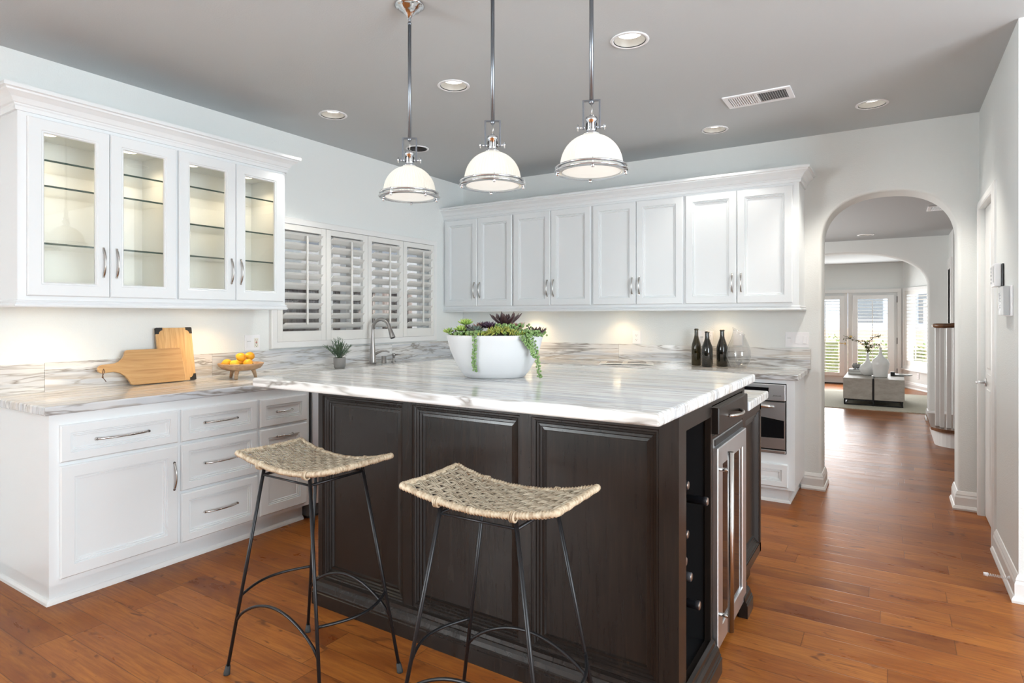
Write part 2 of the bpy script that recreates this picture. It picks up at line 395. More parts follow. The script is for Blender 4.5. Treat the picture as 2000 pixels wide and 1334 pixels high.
def copy_tree(o, parent=None):
    c = o.copy(); COL.objects.link(c)
    if parent is not None: c.parent = parent
    for ch in [x for x in COL.objects if x.parent == o]: copy_tree(ch, c)
    return c
def FL(x0): return lambda u, d, z: (x0 + d, u, z)       # faces +x, u runs along y
def FB(y0): return lambda u, d, z: (u, y0 - d, z)       # faces -y, u runs along x
def FR(x0): return lambda u, d, z: (x0 - d, u, z)       # faces -x

# ------------------------------------------------------------------ room dimensions
XL, YB, ZC = -3.85, 5.14, 2.70
XR = .49; YR = 3.62                # short right wall with the pantry door, its near end
HC = 2.335                          # hall ceiling
Y2 = 9.3; Y3 = 13.48
S = 'structure'
# floor: one wooden floor through kitchen, hall and far room
MB().box(-5.0, 3.5, -3.6, 13.7, -.12, 0).build('floor', 'floor', kind=S)
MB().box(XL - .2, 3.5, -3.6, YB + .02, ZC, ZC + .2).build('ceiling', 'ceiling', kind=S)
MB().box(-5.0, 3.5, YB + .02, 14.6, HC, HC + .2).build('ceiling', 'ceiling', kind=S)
# left wall with the window hole
WY0, WY1, WZ0, WZ1 = 2.86, 4.62, 1.12, 2.03
b = MB()
b.box(XL - .18, XL, -3.6, -3.4, 0, ZC); b.box(XL - .18, XL, -1.7, WY0, 0, ZC); b.box(XL - .18, XL, -3.4, -1.7, 0, .7); b.box(XL - .18, XL, -3.4, -1.7, 2.3, ZC); b.box(XL - .18, XL, WY1, YB + .3, 0, ZC)  # rear opening added only to let the left fill lamp in
b.box(XL - .18, XL, WY0, WY1, 0, WZ0); b.box(XL - .18, XL, WY0, WY1, WZ1, ZC)
b.build('wall_left', 'wall', kind=S)
# arch wall builder
def arch_wall(name, y0, y1, x0, x1, ax0, ax1, zs, zt, ztop, power=2.35):
    cx, hw = (ax0 + ax1) / 2, (ax1 - ax0) / 2; nseg = 36; arc = []
    for i in range(nseg + 1):
        a = PI * i / nseg; cc, ss = math.cos(a), math.sin(a)
        arc.append((cx - hw * math.copysign(abs(cc) ** (2 / power), cc), zs + (zt - zs) * abs(ss) ** (2 / power)))
    b = MB()
    outer = lambda p: (p[0], ztop)
    k = len(arc)
    for yy in (y0, y1):
        vs = []
        for p in arc: vs += [(p[0], yy, p[1]), (p[0], yy, ztop)]
        b.add(vs, [(2 * i, 2 * i + 2, 2 * i + 3, 2 * i + 1) for i in range(k - 1)])
        b.add([(x0, yy, 0), (ax0, yy, 0), (ax0, yy, zs), (ax0, yy, ztop), (x0, yy, ztop)], [(0, 1, 2, 3, 4)])
        b.add([(x1, yy, 0), (ax1, yy, 0), (ax1, yy, zs), (ax1, yy, ztop), (x1, yy, ztop)], [(0, 1, 2, 3, 4)])
    inner = [(ax0, 0)] + arc + [(ax1, 0)]; vs = []
    for p in inner: vs += [(p[0], y0, p[1]), (p[0], y1, p[1])]
    b.add(vs, [(2 * i, 2 * i + 1, 2 * i + 3, 2 * i + 2) for i in range(len(inner) - 1)], True)
    b.add([(x0, y0, 0), (x0, y1, 0), (x0, y1, ztop), (x0, y0, ztop), (x1, y0, 0), (x1, y1, 0), (x1, y1, ztop), (x1, y0, ztop)], [(0, 1, 2, 3), (4, 5, 6, 7)])
    o = b.build(name, 'wall', kind=S, fix=False)
    bm = bmesh.new(); bm.from_mesh(o.data); bmesh.ops.remove_doubles(bm, verts=bm.verts, dist=.0005)
    bmesh.ops.recalc_face_normals(bm, faces=bm.faces)
    ed = [e for e in bm.edges if len(e.link_faces) == 2 and e.calc_face_angle(0) > 1.0 and all(ax0 - .001 <= v.co.x <= ax1 + .001 for v in e.verts)]
    bmesh.ops.bevel(bm, geom=ed, offset=.022, segments=4, affect='EDGES', profile=.5)
    for f in bm.faces: f.smooth = f.calc_area() < .03
    bm.to_mesh(o.data); bm.free(); return o
AX0, AX1 = -.462, .372
arch_wall('wall_back', YB, YB + .27, XL - .18, XR + .005, AX0, AX1, 1.86, 2.225, ZC)
arch_wall('wall_far', Y2, Y2 + .28, -2.6, .60, -1.6, .372, 1.70, 2.175, HC, 2.25)
# short wall on the right with the pantry door hole
DY0, DY1, DZ = 4.39, 5.05, 2.03
b = MB()
b.box(XR, XR + .13, YR, DY0, 0, ZC); b.box(XR, XR + .13, DY1, YB + .27, 0, ZC); b.box(XR, XR + .13, DY0, DY1, DZ, ZC); b.box(XR + .13, 3.5, YR, YR + .12, 0, ZC)
b.build('wall_right', 'wall', bevel=0, kind=S)
M['taupe'] = paint('taupe_paint', (.44, .44, .43), .85)
MB().box(3.38, 3.5, 2.3, YR, 0, ZC).box(3.38, 3.5, -3.6, -1.1, 0, ZC).box(3.38, 3.5, -1.1, 2.3, 0, .5).box(3.38, 3.5, -1.1, 2.3, 2.5, ZC).build('wall_side', 'wall', kind=S)
b = MB().box(XL - .18, 3.5, -3.6, -3.48, 0, ZC)
b.build('wall_rear', 'taupe', kind=S)
# hall walls
MB().box(-2.75, -2.6, YB + .27, Y3, 0, HC).build('wall_hall_left', 'wall', kind=S)
MB().box(.583, .72, 8.62, Y2 + .05, 0, HC).build('wall_hall_right', 'wall', kind=S)
MB().box(2.3, 2.45, YB + .27, 8.8, 0, HC).box(.72, 2.45, 8.62, 8.76, 0, HC).box(.60, 2.45, YB + .15, YB + .27, 0, HC).build('wall_stair', 'wall', kind=S)
# far room: door wall, angled bay wall
FDX0, FDX1, FDZ = -1.57, .064, 1.775
b = MB(); b.box(-2.75, FDX0, Y3, Y3 + .16, 0, HC); b.box(FDX1, .16, Y3, Y3 + .16, 0, HC); b.box(FDX0, FDX1, Y3, Y3 + .16, FDZ, HC)
b.build('wall_far_doors', 'wall', kind=S)
BA, BB = Vector((.15, 13.48)), Vector((1.35, 10.88)); bd = (BB - BA).normalized(); bn = Vector((-bd.y, bd.x)) * -1
if bn.dot(-BA) < 0: bn = -bn
def FBay(u, d, z): p = BA + bd * u + bn * d; return (p.x, p.y, z)
bu0, bu1, bz0, bz1 = .09, .95, .42, 1.80
b = MB(); LB = (BB - BA).length
b.fbox(FBay, 0, bu0, -.14, 0, 0, HC); b.fbox(FBay, bu1, LB, -.14, 0, 0, HC); b.fbox(FBay, bu0, bu1, -.14, 0, 0, bz0); b.fbox(FBay, bu0, bu1, -.14, 0, bz1, HC)
b.build('wall_bay', 'wall', kind=S)
MB().box(1.35, 1.5, Y2 + .2, 10.95, 0, HC).box(.6, 1.5, Y2 + .1, Y2 + .25, 0, HC).build('wall_far_right', 'wall', kind=S)

# ------------------------------------------------------------------ baseboards
BP = [(0, 0), (.028, 0), (.030, .012), (.022, .028), (.017, .030), (.017, .085), (.012, .098), (.013, .104), (.004, .125), (0, .127)]
def base(name, path, side=1, prof=BP): MB().sweep(path, prof, side=side).build(name, 'trim', kind=S)
base('baseboard_back', [(-.60, YB), (AX0, YB), (AX0, YB + .27)], 1)
base('baseboard_arch', [(AX1, YB + .27), (AX1, YB), (XR, YB)], 1)
base('baseboard_right', [(XR, DY0 - .065), (XR, YR), (2.0, YR)], -1 if False else 1)
base('baseboard_left', [(XL, 1.17), (XL, -3.4)], -1)
base('baseboard_far', [(.372, Y2 + .28), (.372, Y2), (.583, Y2)], 1)
MB().sweep([(BA.x, BA.y), (BB.x, BB.y)], BP, side=1).build('baseboard_bay', 'trim', kind=S)

# ------------------------------------------------------------------ cabinet doors, pulls
RP = [(0, 0), (0, .013), (.005, .019), (.054, .019), (.056, .012), (.059, .0145), (.063, .0145), (.065, .009), (.068, .0105), (.071, .0105), (.073, .004), (.082, .004)]
RD = [(0, 0), (0, .013), (.005, .019), (.039, .019), (.041, .012), (.044, .0145), (.048, .0145), (.050, .009), (.053, .0105), (.056, .0105), (.058, .004), (.064, .004)]
RG = [(0, 0), (0, .014), (.004, .019), (.054, .019), (.058, .015), (.063, .016), (.068, .010), (.068, .002)]
def pull(F, u, z, L, vert, parent, out=.019, mt='nickel', bow=.026):
    b = MB(); pts = []; rs = []
    for i in range(17):
        t = i / 16; s_ = (t - .5) * L; d = out - .002 + bow * math.sin(PI * t) ** .75
        pts.append(F(u, d, z + s_) if vert else F(u + s_, d, z)); rs.append(.0052 * (.75 + .35 * abs(2 * t - 1)))
    b.tube(pts, rs, 8)
    for e in (-.5, .5):
        p = [F(u, dd, z + e * L) if vert else F(u + e * L, dd, z) for dd in (out - .003, out + .004)]
        b.tube(p, [.0075, .006], 8)
    o = b.build('handle', mt, parent); tag(o, 'curved brushed nickel pull'); return o
def door(F, u0, u1, z0, z1, parent, hu=None, hz=None, hl=.145, glass=False, prof=None):
    b = MB(); b.rings(F, u0, u1, z0, z1, prof or (RG if glass else RP), not glass)
    d = b.build('door', 'cab', parent)
    if glass: MB().fbox(F, u0 + .06, u1 - .06, .004, .008, z0 + .06, z1 - .06).build('glass_pane', 'pane', d)
    if hu is not None: pull(F, hu, hz, hl, True, d)
    return d
def drawer(F, u0, u1, z0, z1, parent, hl):
    b = MB(); b.rings(F, u0, u1, z0, z1, RD); d = b.build('drawer', 'cab', parent)
    if hl: pull(F, (u0 + u1) / 2, (z0 + z1) / 2, hl, False, d)
    return d

# ------------------------------------------------------------------ left glass-door wall cabinets
XU = -3.50                      # box front; doors stand proud to -3.481
ZU0, ZU1 = 1.385, 2.305
def glass_cab(y0, y1, d1, d2, label, shelves):
    t = thing('wall_cabinet', label, 'cabinet', (XL, y0, ZU0), 'glass-door wall cabinets on the left wall')
    b = MB(); tk = .018
    b.box(XL, XL + .008, y0, y1, ZU0, ZU1); b.box(XL, XU - .02, y0, y0 + tk, ZU0, ZU1); b.box(XL, XU - .02, y1 - tk, y1, ZU0, ZU1)
    b.box(XL, XU - .02, y0 + tk, y1 - tk, ZU0 + .02, ZU0 + .04); b.box(XL, XU - .02, y0 + tk, y1 - tk, ZU1 - .05, ZU1)
    b.build('carcass', 'cab', t)
    b = MB(); b.box(XU - .02, XU, y0, d1[0] + .035, ZU0, ZU1); b.box(XU - .02, XU, d2[1] - .035, y1, ZU0, ZU1)
    b.box(XU - .02, XU, d1[0] + .035, d2[1] - .035, ZU0, 1.46); b.box(XU - .02, XU, d1[0] + .035, d2[1] - .035, 2.245, ZU1)
    b.build('face_frame', 'cab', t)
    F = FL(XU + .001)
    door(F, d1[0], d1[1], 1.42, 2.277, t, d1[1] - .03, 1.60, .15, True); door(F, d2[0], d2[1], 1.42, 2.277, t, d2[0] + .03, 1.60, .15, True)
    for z in shelves:
        sh = MB().box(XL + .012, XU - .035, y0 + tk + .002, y1 - tk - .002, z, z + .008).build('glass_shelf', 'shelf_glass', t)
        MB().box(XU - .035, XU - .0335, y0 + tk + .002, y1 - tk - .002, z - .0005, z + .009).build('shelf_edge', 'shelf_edge', sh)
    for yy in (y0 + .18, y1 - .18):
        MB().lathe([(.0, 0), (.032, 0), (.034, -.008), (.026, -.010), (0, -.010)], (XL + .2, yy, ZU1 - .05), 20).build('puck_light', 'puck', t)
        light('puck_glow', 'SPOT', (XL + .2, yy, ZU1 - .065), 5.5, (1, .80, .55), (0, 0, 0), t, spot_size=rad(150), spot_blend=.9, shadow_soft_size=.03)
    for zz in (1.47, 2.20): MB().box(XU - .045, XU - .018, y1 - tk - .03, y1 - tk - .001, zz, zz + .03).build('hinge', 'nickel', t)
    return t
glass_cab(1.175, 1.925, (1.21, 1.566), (1.569, 1.915), 'left glass-door wall cabinet with three unevenly spaced glass shelves', (1.675, 1.959, 2.085))
glass_cab(1.925, 2.66, (1.93, 2.286), (2.289, 2.635), 'right glass-door wall cabinet beside the shuttered window, three glass shelves', (1.675, 1.864, 2.087))
CROWN = [(0, 0), (.012, 0), (.014, .018), (.018, .024), (.018, .030), (.024, .034), (.036, .055), (.056, .072), (.062, .076), (.064, .084), (.075, .088), (.075, .105), (-.02, .105), (-.02, .0)]
RAIL = [(0, 0), (.010, 0), (.014, .006), (.014, .012), (.006, .020), (.010, .026), (.008, .030), (0, .034), (-.02, .034), (-.02, 0)]
o = MB().sweep([(XL + .0, 1.175), (XU, 1.175), (XU, 2.66), (XL + .0, 2.66)], CROWN, z=ZU1 - .01, side=1).build('crown_molding', 'cab')
tag(o, 'white crown molding on top of the glass-door wall cabinets', 'molding')
o = MB().sweep([(XL, 1.175), (XU, 1.175), (XU, 2.66), (XL, 2.66)], RAIL, z=ZU0 - .02, side=1).build('light_rail', 'cab')
tag(o, 'white light rail molding under the glass-door wall cabinets', 'molding')
def under_puck(x, y, e, z=1.375, nm='under-cabinet puck light warming the left wall'):
    o = MB().lathe([(0, 0), (.032, 0), (.034, .008), (.034, .012), (0, .012)], (x, y, z - .002), 20).build('puck_light', 'puck')
    light('puck_glow', 'SPOT', (x, y, z - .012), e, (1, .68, .36), (0, 0, 0), o, spot_size=rad(140), spot_blend=.8, shadow_soft_size=.03)
    return o

# ------------------------------------------------------------------ back wall cabinets
YU = 4.822
Fb = FB(YU - .001)
dx = [(-3.825, -3.430), (-3.426, -3.030), (-3.012, -2.618), (-2.614, -2.222), (-2.200, -1.812), (-1.808, -1.420), (-1.398, -1.010), (-1.006, -.620)]
ux = [XL, -3.021, -2.211, -1.409, -.578]
names = ['in the corner by the window', 'second from the window corner', 'second from the arch', 'nearest the arch']
for k in range(4):
    t = thing('wall_cabinet', 'white two-door wall cabinet on the back wall, ' + names[k], 'cabinet', (ux[k], YB, ZU0), 'panelled wall cabinets on the back wall')
    MB().box(ux[k], ux[k + 1], YU, YB, ZU0, ZU1).build('carcass', 'cab', t)
    a, c = dx[2 * k], dx[2 * k + 1]
    door(Fb, a[0], a[1], 1.42, 2.277, t, a[1] - .03, 1.575, .145); door(Fb, c[0], c[1], 1.42, 2.277, t, c[0] + .03, 1.575, .145)
tag(MB().sweep([(XL, YU), (-.578, YU), (-.578, YB)], CROWN, z=ZU1 - .01, side=1).build('crown_molding', 'cab'), 'white crown molding on top of the back wall cabinets', 'molding')
tag(MB().sweep([(XL, YU), (-.578, YU), (-.578, YB)], RAIL, z=ZU0 - .02, side=1).build('light_rail', 'cab'), 'white light rail molding under the back wall cabinets', 'molding')

# ------------------------------------------------------------------ base cabinets, left run
XB = -3.20; ZK = .105; ZT = .877
Fl = FL(XB)
def toe(b, x0, x1, y0, y1): b.box(x0, x1, y0, y1, 0, ZK)
def base_unit(y0, y1, label, y0s=None):
    t = thing('base_cabinet', label, 'cabinet', (XL, y0, 0), 'white base cabinets under the left counter')
    MB().box(XL, XB, y0, y1, ZK, ZT).build('carcass', 'cab', t)
    MB().box(XL, XB - .065, (y0s if y0s else y0), y1, 0, ZK).build('toe_kick', 'cab', t)
    return t
t = base_unit(1.19, 1.77, 'white base cabinet at the left counter end, one wide drawer above one door', 1.215)
drawer(Fl, 1.228, 1.760, .657, .826, t, .235)
door(Fl, 1.228, 1.760, .130, .640, t, 1.738, .485, .14)
t = base_unit(1.77, 2.238, 'white three-drawer base cabinet in the left run')
drawer(Fl, 1.778, 2.230, .655, .826, t, .19); drawer(Fl, 1.778, 2.230, .396, .640, t, .19); drawer(Fl, 1.778, 2.230, .122, .380, t, .19)
t = base_unit(2.238, 2.615, 'narrow white base cabinet with small drawer, beside the dishwasher')
drawer(Fl, 2.248, 2.588, .657, .822, t, .11); 
d = door(Fl, 2.248, 2.588, .128, .642, t); pull(Fl, 2.418, .59, .11, False, d)
o = MB().sweep([(XL, 1.215), (XB - .065, 1.215), (XB - .065, 2.615)], [(0, 0), (.016, 0), (.014, .012), (.006, .022), (0, .024)], side=1).build('shoe_molding', 'trim')
tag(o, 'thin white shoe molding along the foot of the left base cabinets', 'molding')
t = thing('dishwasher', 'stainless dishwasher beyond the narrow base cabinet, mostly hidden by the island', 'dishwasher', (XL, 2.63, 0))
MB().box(XL + .05, XB - .02, 2.625, 3.215, .02, ZT - .005).build('tub', 'grey_dark', t)
MB().box(XB - .018, XB + .012, 2.632, 3.212, .10, .865).build('door', 'steel', t, .004)
MB().box(XB - .06, XB - .04, 2.64, 3.21, .0, .10).build('kick_plate', 'black', t)
t = thing('base_cabinet', 'white sink base cabinet under the window, hidden behind the island', 'cabinet', (XL, 3.22, 0))
MB().box(XL, XB, 3.22, YB, ZK, ZT).build('carcass', 'cab', t); MB().box(XL, XB - .065, 3.22, YB, 0, ZK).build('toe_kick', 'cab', t)
door(Fl, 3.25, 3.70, .13, .82, t, 3.67, .7); door(Fl, 3.71, 4.16, .13, .82, t, 3.74, .7)
# back run
YF = 4.60; Fk = FB(YF)
t = thing('base_cabinet', 'white base cabinets along the back wall, hidden behind the island', 'cabinet', (XB, YB, 0))
MB().box(XB, -1.30, YF, YB, ZK, ZT).build('carcass', 'cab', t); MB().box(XB, -1.30, YF + .065, YB, 0, ZK).build('toe_kick', 'cab', t)
for k in range(4): u = -3.12 + k * .455; door(Fk, u, u + .445, .13, .82, t, u + .03 if k % 2 else u + .415, .7)
t = thing('oven_cabinet', 'white end cabinet holding the built-in oven, next to the archway', 'cabinet', (-1.30, YB, 0))
b = MB(); b.box(-1.30, -1.235, YF, YB, ZK, ZT); b.box(-.632, -.578, YF, YB, ZK, ZT); b.box(-1.235, -.632, YF, YB, ZK, .355); b.box(-1.235, -.632, YF, YB, .848, ZT); b.box(-1.235, -.632, YB - .06, YB, .355, .848)
b.build('carcass', 'cab', t); MB().box(-1.30, -.625, YF + .06, YB, 0, ZK).build('toe_kick', 'cab', t)
MB().rings(Fk, -1.25, -.622, .125, .285, RD).build('drawer', 'cab', t)
tag(MB().sweep([(-1.30, YF + .06), (-.625, YF + .06), (-.625, YB)], [(0, 0), (.014, 0), (.012, .012), (.005, .020), (0, .022)], side=1).build('shoe_molding', 'trim'), 'thin white shoe molding at the foot of the oven cabinet', 'molding')
t = thing('built_in_oven', 'small stainless built-in oven with black glass door, in the end cabinet', 'oven', (-1.235, YF, .355))
MB().box(-1.232, -.635, YF + .002, YB - .07, .358, .845).build('housing', 'black', t)
Fo = FB(YF)
MB().fbox(Fo, -1.232, -.637, 0, .018, .728, .842).build('control_panel', 'steel', t, .003)
MB().fbox(Fo, -1.10, -.745, .018, .020, .775, .818).build('display', 'oven_glass', t)
dr = MB()
# oven door: steel frame with a swept black glass
pu = [-1.232 + .595 * i / 12 for i in range(13)]
topc = lambda u: .645 - .055 * ((u + 1.232) / .595) ** 1.6 + .0
top_poly = [(-1.232, .718), (-.637, .718)] + [(u, topc(u)) for u in reversed(pu)]
dr.prism(top_poly, Fo, 0, .024)
bot = lambda u: .458 + .010 * ((u + 1.232) / .595)
dr.prism([(u, bot(u)) for u in pu] + [(-.637, .392), (-1.232, .392)], Fo, 0, .024)
dr.fbox(Fo, -.645, -.637, 0, .020, .39, .72)
d = dr.build('door', 'steel', t)
MB().prism([(u, topc(u) + .002) for u in pu] + [(u, bot(u) - .002) for u in reversed(pu)], Fo, 0, .018).build('oven_glass', 'oven_glass', d)
b = MB(); pts = [Fo(-1.16 + .45 * i / 14, .024 + .035 * math.sin(PI * i / 14) ** .5, .685 + .010 * math.sin(PI * i / 14)) for i in range(15)]
b.tube(pts, [.009 + .004 * math.sin(PI * i / 14) for i in range(15)], 10); b.build('handle', 'nickel', d)
MB().fbox(Fo, -1.232, -.637, 0, .022, .362, .380).build('lower_trim', 'steel', t, .002)
def lettering(txt, size, loc, rot, material, parent, depth=.0006):
    cu = bpy.data.curves.new('lettering', 'FONT'); cu.body = txt; cu.size = size; cu.extrude = depth; cu.align_x = 'CENTER'; cu.align_y = 'CENTER'
    o = bpy.data.objects.new('tmp', cu); COL.objects.link(o); dg = bpy.context.evaluated_depsgraph_get(); me = bpy.data.meshes.new_from_object(o.evaluated_get(dg))
    bpy.data.objects.remove(o); me.name = 'lettering'; me.materials.clear(); me.materials.append(M[material])
    o = bpy.data.objects.new('lettering', me); COL.objects.link(o); o.rotation_euler = rot; o.parent = parent; o.location = Vector(loc) - parent.location; return o
lettering('JENN-AIR', .013, (-.69, YF - .0186, .762), (PI / 2, 0, 0), 'grey_dark', t)

# ------------------------------------------------------------------ worktop (L-shaped) with backsplash
t = thing('worktop', 'veined white and grey stone worktop running along the left and back walls', 'countertop', (XL, 1.17, ZT))
MB().box(XL, XB + .022, 1.165, YF - .03, ZT, .917).build('left_slab', 'stone_y', t, .007, 3)
b = MB(); b.box(XL, -.553, YF - .028, YB, ZT, .917); b.build('back_slab', 'stone_x', t, .007, 3)
ys = [1.17, 1.405, 2.345, 3.50, 4.05, YB - .02]
for i in range(5): MB().box(XL, XL + .02, ys[i] + .0008, ys[i + 1] - .0008, .917, 1.072).build('backsplash', 'splash_y', t)
xs = [XL + .02, -2.96, -2.09, -.535]
for i in range(3): MB().box(xs[i] + .0008, xs[i + 1] - .0008, YB - .02, YB, .917, 1.072).build('backsplash', 'splash_x', t)

# ------------------------------------------------------------------ kitchen window and plantation shutters
XW = XL
b = MB(); fy0, fy1, fz0, fz1 = 2.79, 4.672, 1.083, 2.062
FW = FL(XW)
b.rings(FW, fy0, fy1, fz0, fz1, [(0, 0), (0, .030), (.006, .034), (.045, .034), (.048, .028), (.048, 0)], False)
b.build('window_frame', 'trim', kind=S).name = 'trim_1'
b = MB(); b.fbox(FW, WY0, WY1, -.15, -.10, WZ0, WZ0 + .05); b.fbox(FW, WY0, WY1, -.15, -.10, WZ1 - .05, WZ1)
for y in (WY0, WY0 + .575, WY0 + 1.15, WY1 - .04): b.fbox(FW, y, y + .04, -.15, -.10, WZ0, WZ1)
wdw = b.build('window_1', 'trim', kind=S)
MB().fbox(FW, WY0 + .01, WY1 - .01, -.128, -.122, WZ0 + .01, WZ1 - .01).build('window_pane', 'pane', wdw)
div = [2.838, 3.291, 3.745, 4.187, 4.624]
ops = [(2.887, 3.242), (3.342, 3.686), (3.79, 4.135), (4.240, 4.583)]
pos = ['leftmost, beside the glass-door cabinets', 'second from left, above the small grey potted plant', 'third from left, directly behind the faucet', 'rightmost, next to the back wall cabinets']
def louvers(b, F, u0, u1, z0, z1, n, wd, tilt, dc, th=.009):
    sp = (z1 - z0) / n
    for i in range(n):
        zc = z0 + sp * (i + .5); ct, st = math.cos(tilt), math.sin(tilt); pr = []
        for (a, h) in ((-wd / 2, 0), (-wd / 4, th / 2), (wd / 4, th / 2), (wd / 2, 0), (wd / 4, -th / 2), (-wd / 4, -th / 2)):
            pr.append((dc + a * ct - h * st, zc + a * st + h * ct))
        vs = [F(u0, d, z) for d, z in pr] + [F(u1, d, z) for d, z in pr]
        b.add(vs, [(0, 1, 2, 3, 4, 5), (11, 10, 9, 8, 7, 6)] + [(k, (k + 1) % 6, 6 + (k + 1) % 6, 6 + k) for k in range(6)])
for k in range(4):
    t = thing('plantation_shutter', 'white plantation shutter with open slats, ' + pos[k], 'shutter', (XW, div[k], 1.13), 'plantation shutters over the kitchen sink')
    o0, o1 = ops[k]; z0, z1 = 1.209, 1.968; a, c = div[k] + .002, div[k + 1] - .002; b = MB()
    dd0, dd1 = .000, .030
    b.fbox(FW, a, o0, dd0, dd1, 1.132, 2.012); b.fbox(FW, o1, c, dd0, dd1, 1.132, 2.012); b.fbox(FW, o0, o1, dd0, dd1, 1.132, z0); b.fbox(FW, o0, o1, dd0, dd1, z1, 2.012)
    b.build('frame', 'louver', t, .0015)
    b = MB(); louvers(b, FW, o0 + .002, o1 - .002, z0 + .002, z1 - .004, 10, .086, rad(34), .022); b.build('slats', 'louver', t)
    mid = (o0 + o1) / 2 + .015
    MB().fbox(FW, mid - .007, mid + .007, .062, .073, z0 + .05, z1 - .035).build('tilt_rod', 'louver', t, .002)

# outside the kitchen window
b = MB()
for k in range(34): y = 1.2 + k * .15; b.box(-5.62 - .012 * (k % 2), -5.58, y, y + .142, -.1, 1.62)
tag(b.build('board_fence', 'fence'), 'dark board fence seen between the shutter slats', 'fence')
MB().box(-9, XL - .18, -4, 12, -.22, -.12).build('ground', 'patio', kind=S)
t = thing('neighbour_house', 'grey house wall with dark window beyond the fence behind the shutters', 'building', (-7.5, 3, 0))
MB().box(-7.6, -7.3, -1.0, 9.5, -.1, 3.6).build('wall', 'stucco', t); MB().box(-7.3, -7.26, 4.0, 5.8, 1.1, 2.6).build('window', 'dark_window', t)
MB().box(-7.9, -6.7, -1.2, 9.7, 3.6, 3.8).build('eaves', 'fence', t)
t = thing('shade_roof', 'added grey roof shading the view outside the kitchen window', 'shade roof', (-5.4, 1.2, 0))  # roof on posts, added to darken what shows between the shutter slats
MB().box(-6.6, XL - .2, .6, 6.6, 2.55, 2.65).build('roof', 'fence', t)
for yy in (.8, 3.05, 4.9, 6.4): MB().box(-5.45, -5.35, yy, yy + .1, -.12, 2.55).build('post', 'trim', t)

# ------------------------------------------------------------------ kitchen island
IX0, IX1, IY0, IY1 = -2.265, -.575, 1.905, 3.31
ZI = 1.012
isl = thing('kitchen_island', 'large espresso-stained island with panelled front and striped stone top', 'island', (IX0, IY0, 0))
RI = [(0, 0), (0, -.002), (.004, -.006), (.010, -.006), (.014, -.012), (.020, -.010), (.024, -.016), (.032, -.014), (.036, -.020), (.046, -.018), (.050, -.026), (.056, -.026)]
def island_panel(F, u0, u1, z0, z1, nm='recessed_panel'):
    b = MB(); vs = []; fs = []
    for (i, d) in RI: vs += [F(u0 + i, d, z0 + i), F(u1 - i, d, z0 + i), F(u1 - i, d, z1 - i), F(u0 + i, d, z1 - i)]
    for j in range(len(RI) - 1):
        for k in range(4): l = (k + 1) % 4; fs.append((j * 4 + k, j * 4 + l, j * 4 + 4 + l, j * 4 + 4 + k))
    m_ = (len(RI) - 1) * 4; fs.append((m_, m_ + 1, m_ + 2, m_ + 3)); b.add(vs, fs); return b.build(nm, 'dark', isl)
Ff = FB(IY0); Fs = lambda u, d, z: (IX1 + d, u, z)
pans = [(-2.236, -1.738), (-1.690, -1.166), (-1.118, -.640)]
b = MB()
def fr(x0, x1, z0, z1): b.box(x0, x1, IY0, IY0 + .022, z0, z1)
ed = [IX0] + [q for p in pans for q in p] + [IX1]
for k in range(0, 8, 2): fr(ed[k], ed[k + 1], .0, ZI)
for p in pans: fr(p[0], p[1], .0, .118); fr(p[0], p[1], .955, ZI)
b.box(IX0 + .005, IX1 - .3, IY0 + .03, IY0 + .04, .1, ZI - .01)
b.box(IX0, IX0 + .02, IY0 + .022, IY1, .10, .93); b.box(IX0, IX0 + .02, IY0 + .022, 2.90, .93, ZI)
b.box(IX0 + .02, IX1 - .02, IY1 - .02, IY1, .10, .885)
b.box(IX0 + .02, IX1 - .02, 2.88, 2.90, .89, ZI)
# right side frame around rack, cooler and far panel
x0, x1 = IX1 - .022, IX1
for y0, y1, z0, z1 in ((IY0 + .022, 1.985, 0, ZI), (1.985, 2.30, .945, ZI), (1.985, 2.30, 0, .112), (2.30, 2.318, 0, ZI), (2.318, 2.86, .985, ZI), (2.318, 2.86, .857, .868), (2.85, 2.925, .12, .885), (2.925, IY1, .12, .165), (2.925, IY1, .845, .885), (2.86, 2.9, .88, ZI)):
    b.box(x0, x1, y0, y1, z0, z1)
b.box(IX1 - .06, IX1 - .045, 2.90, IY1 - .04, 0, .12); b.box(IX1 - .5, IX1 - .06, IY1 - .06, IY1 - .04, 0, .12)
b.build('body', 'dark', isl)
for p in pans: island_panel(Ff, p[0], p[1], .118, .955)
island_panel(Fs, 2.925, IY1 - .03, .165, .845)
MB().box(x0, x1, IY1 - .03, IY1, .12, .885).build('corner_post', 'dark', isl)
BM = [(0, 0), (.038, 0), (.038, .055), (.034, .058), (.034, .066), (.030, .070), (.026, .086), (.018, .096), (.014, .098), (.012, .112), (0, .116)]
MB().sweep([(IX0, IY0), (IX1, IY0), (IX1, 2.315)], BM, side=1).build('base_molding', 'dark', isl)
MB().sweep([(IX1, 2.78), (IX1, 2.90)], BM, side=1).build('bracket_foot', 'dark', isl)
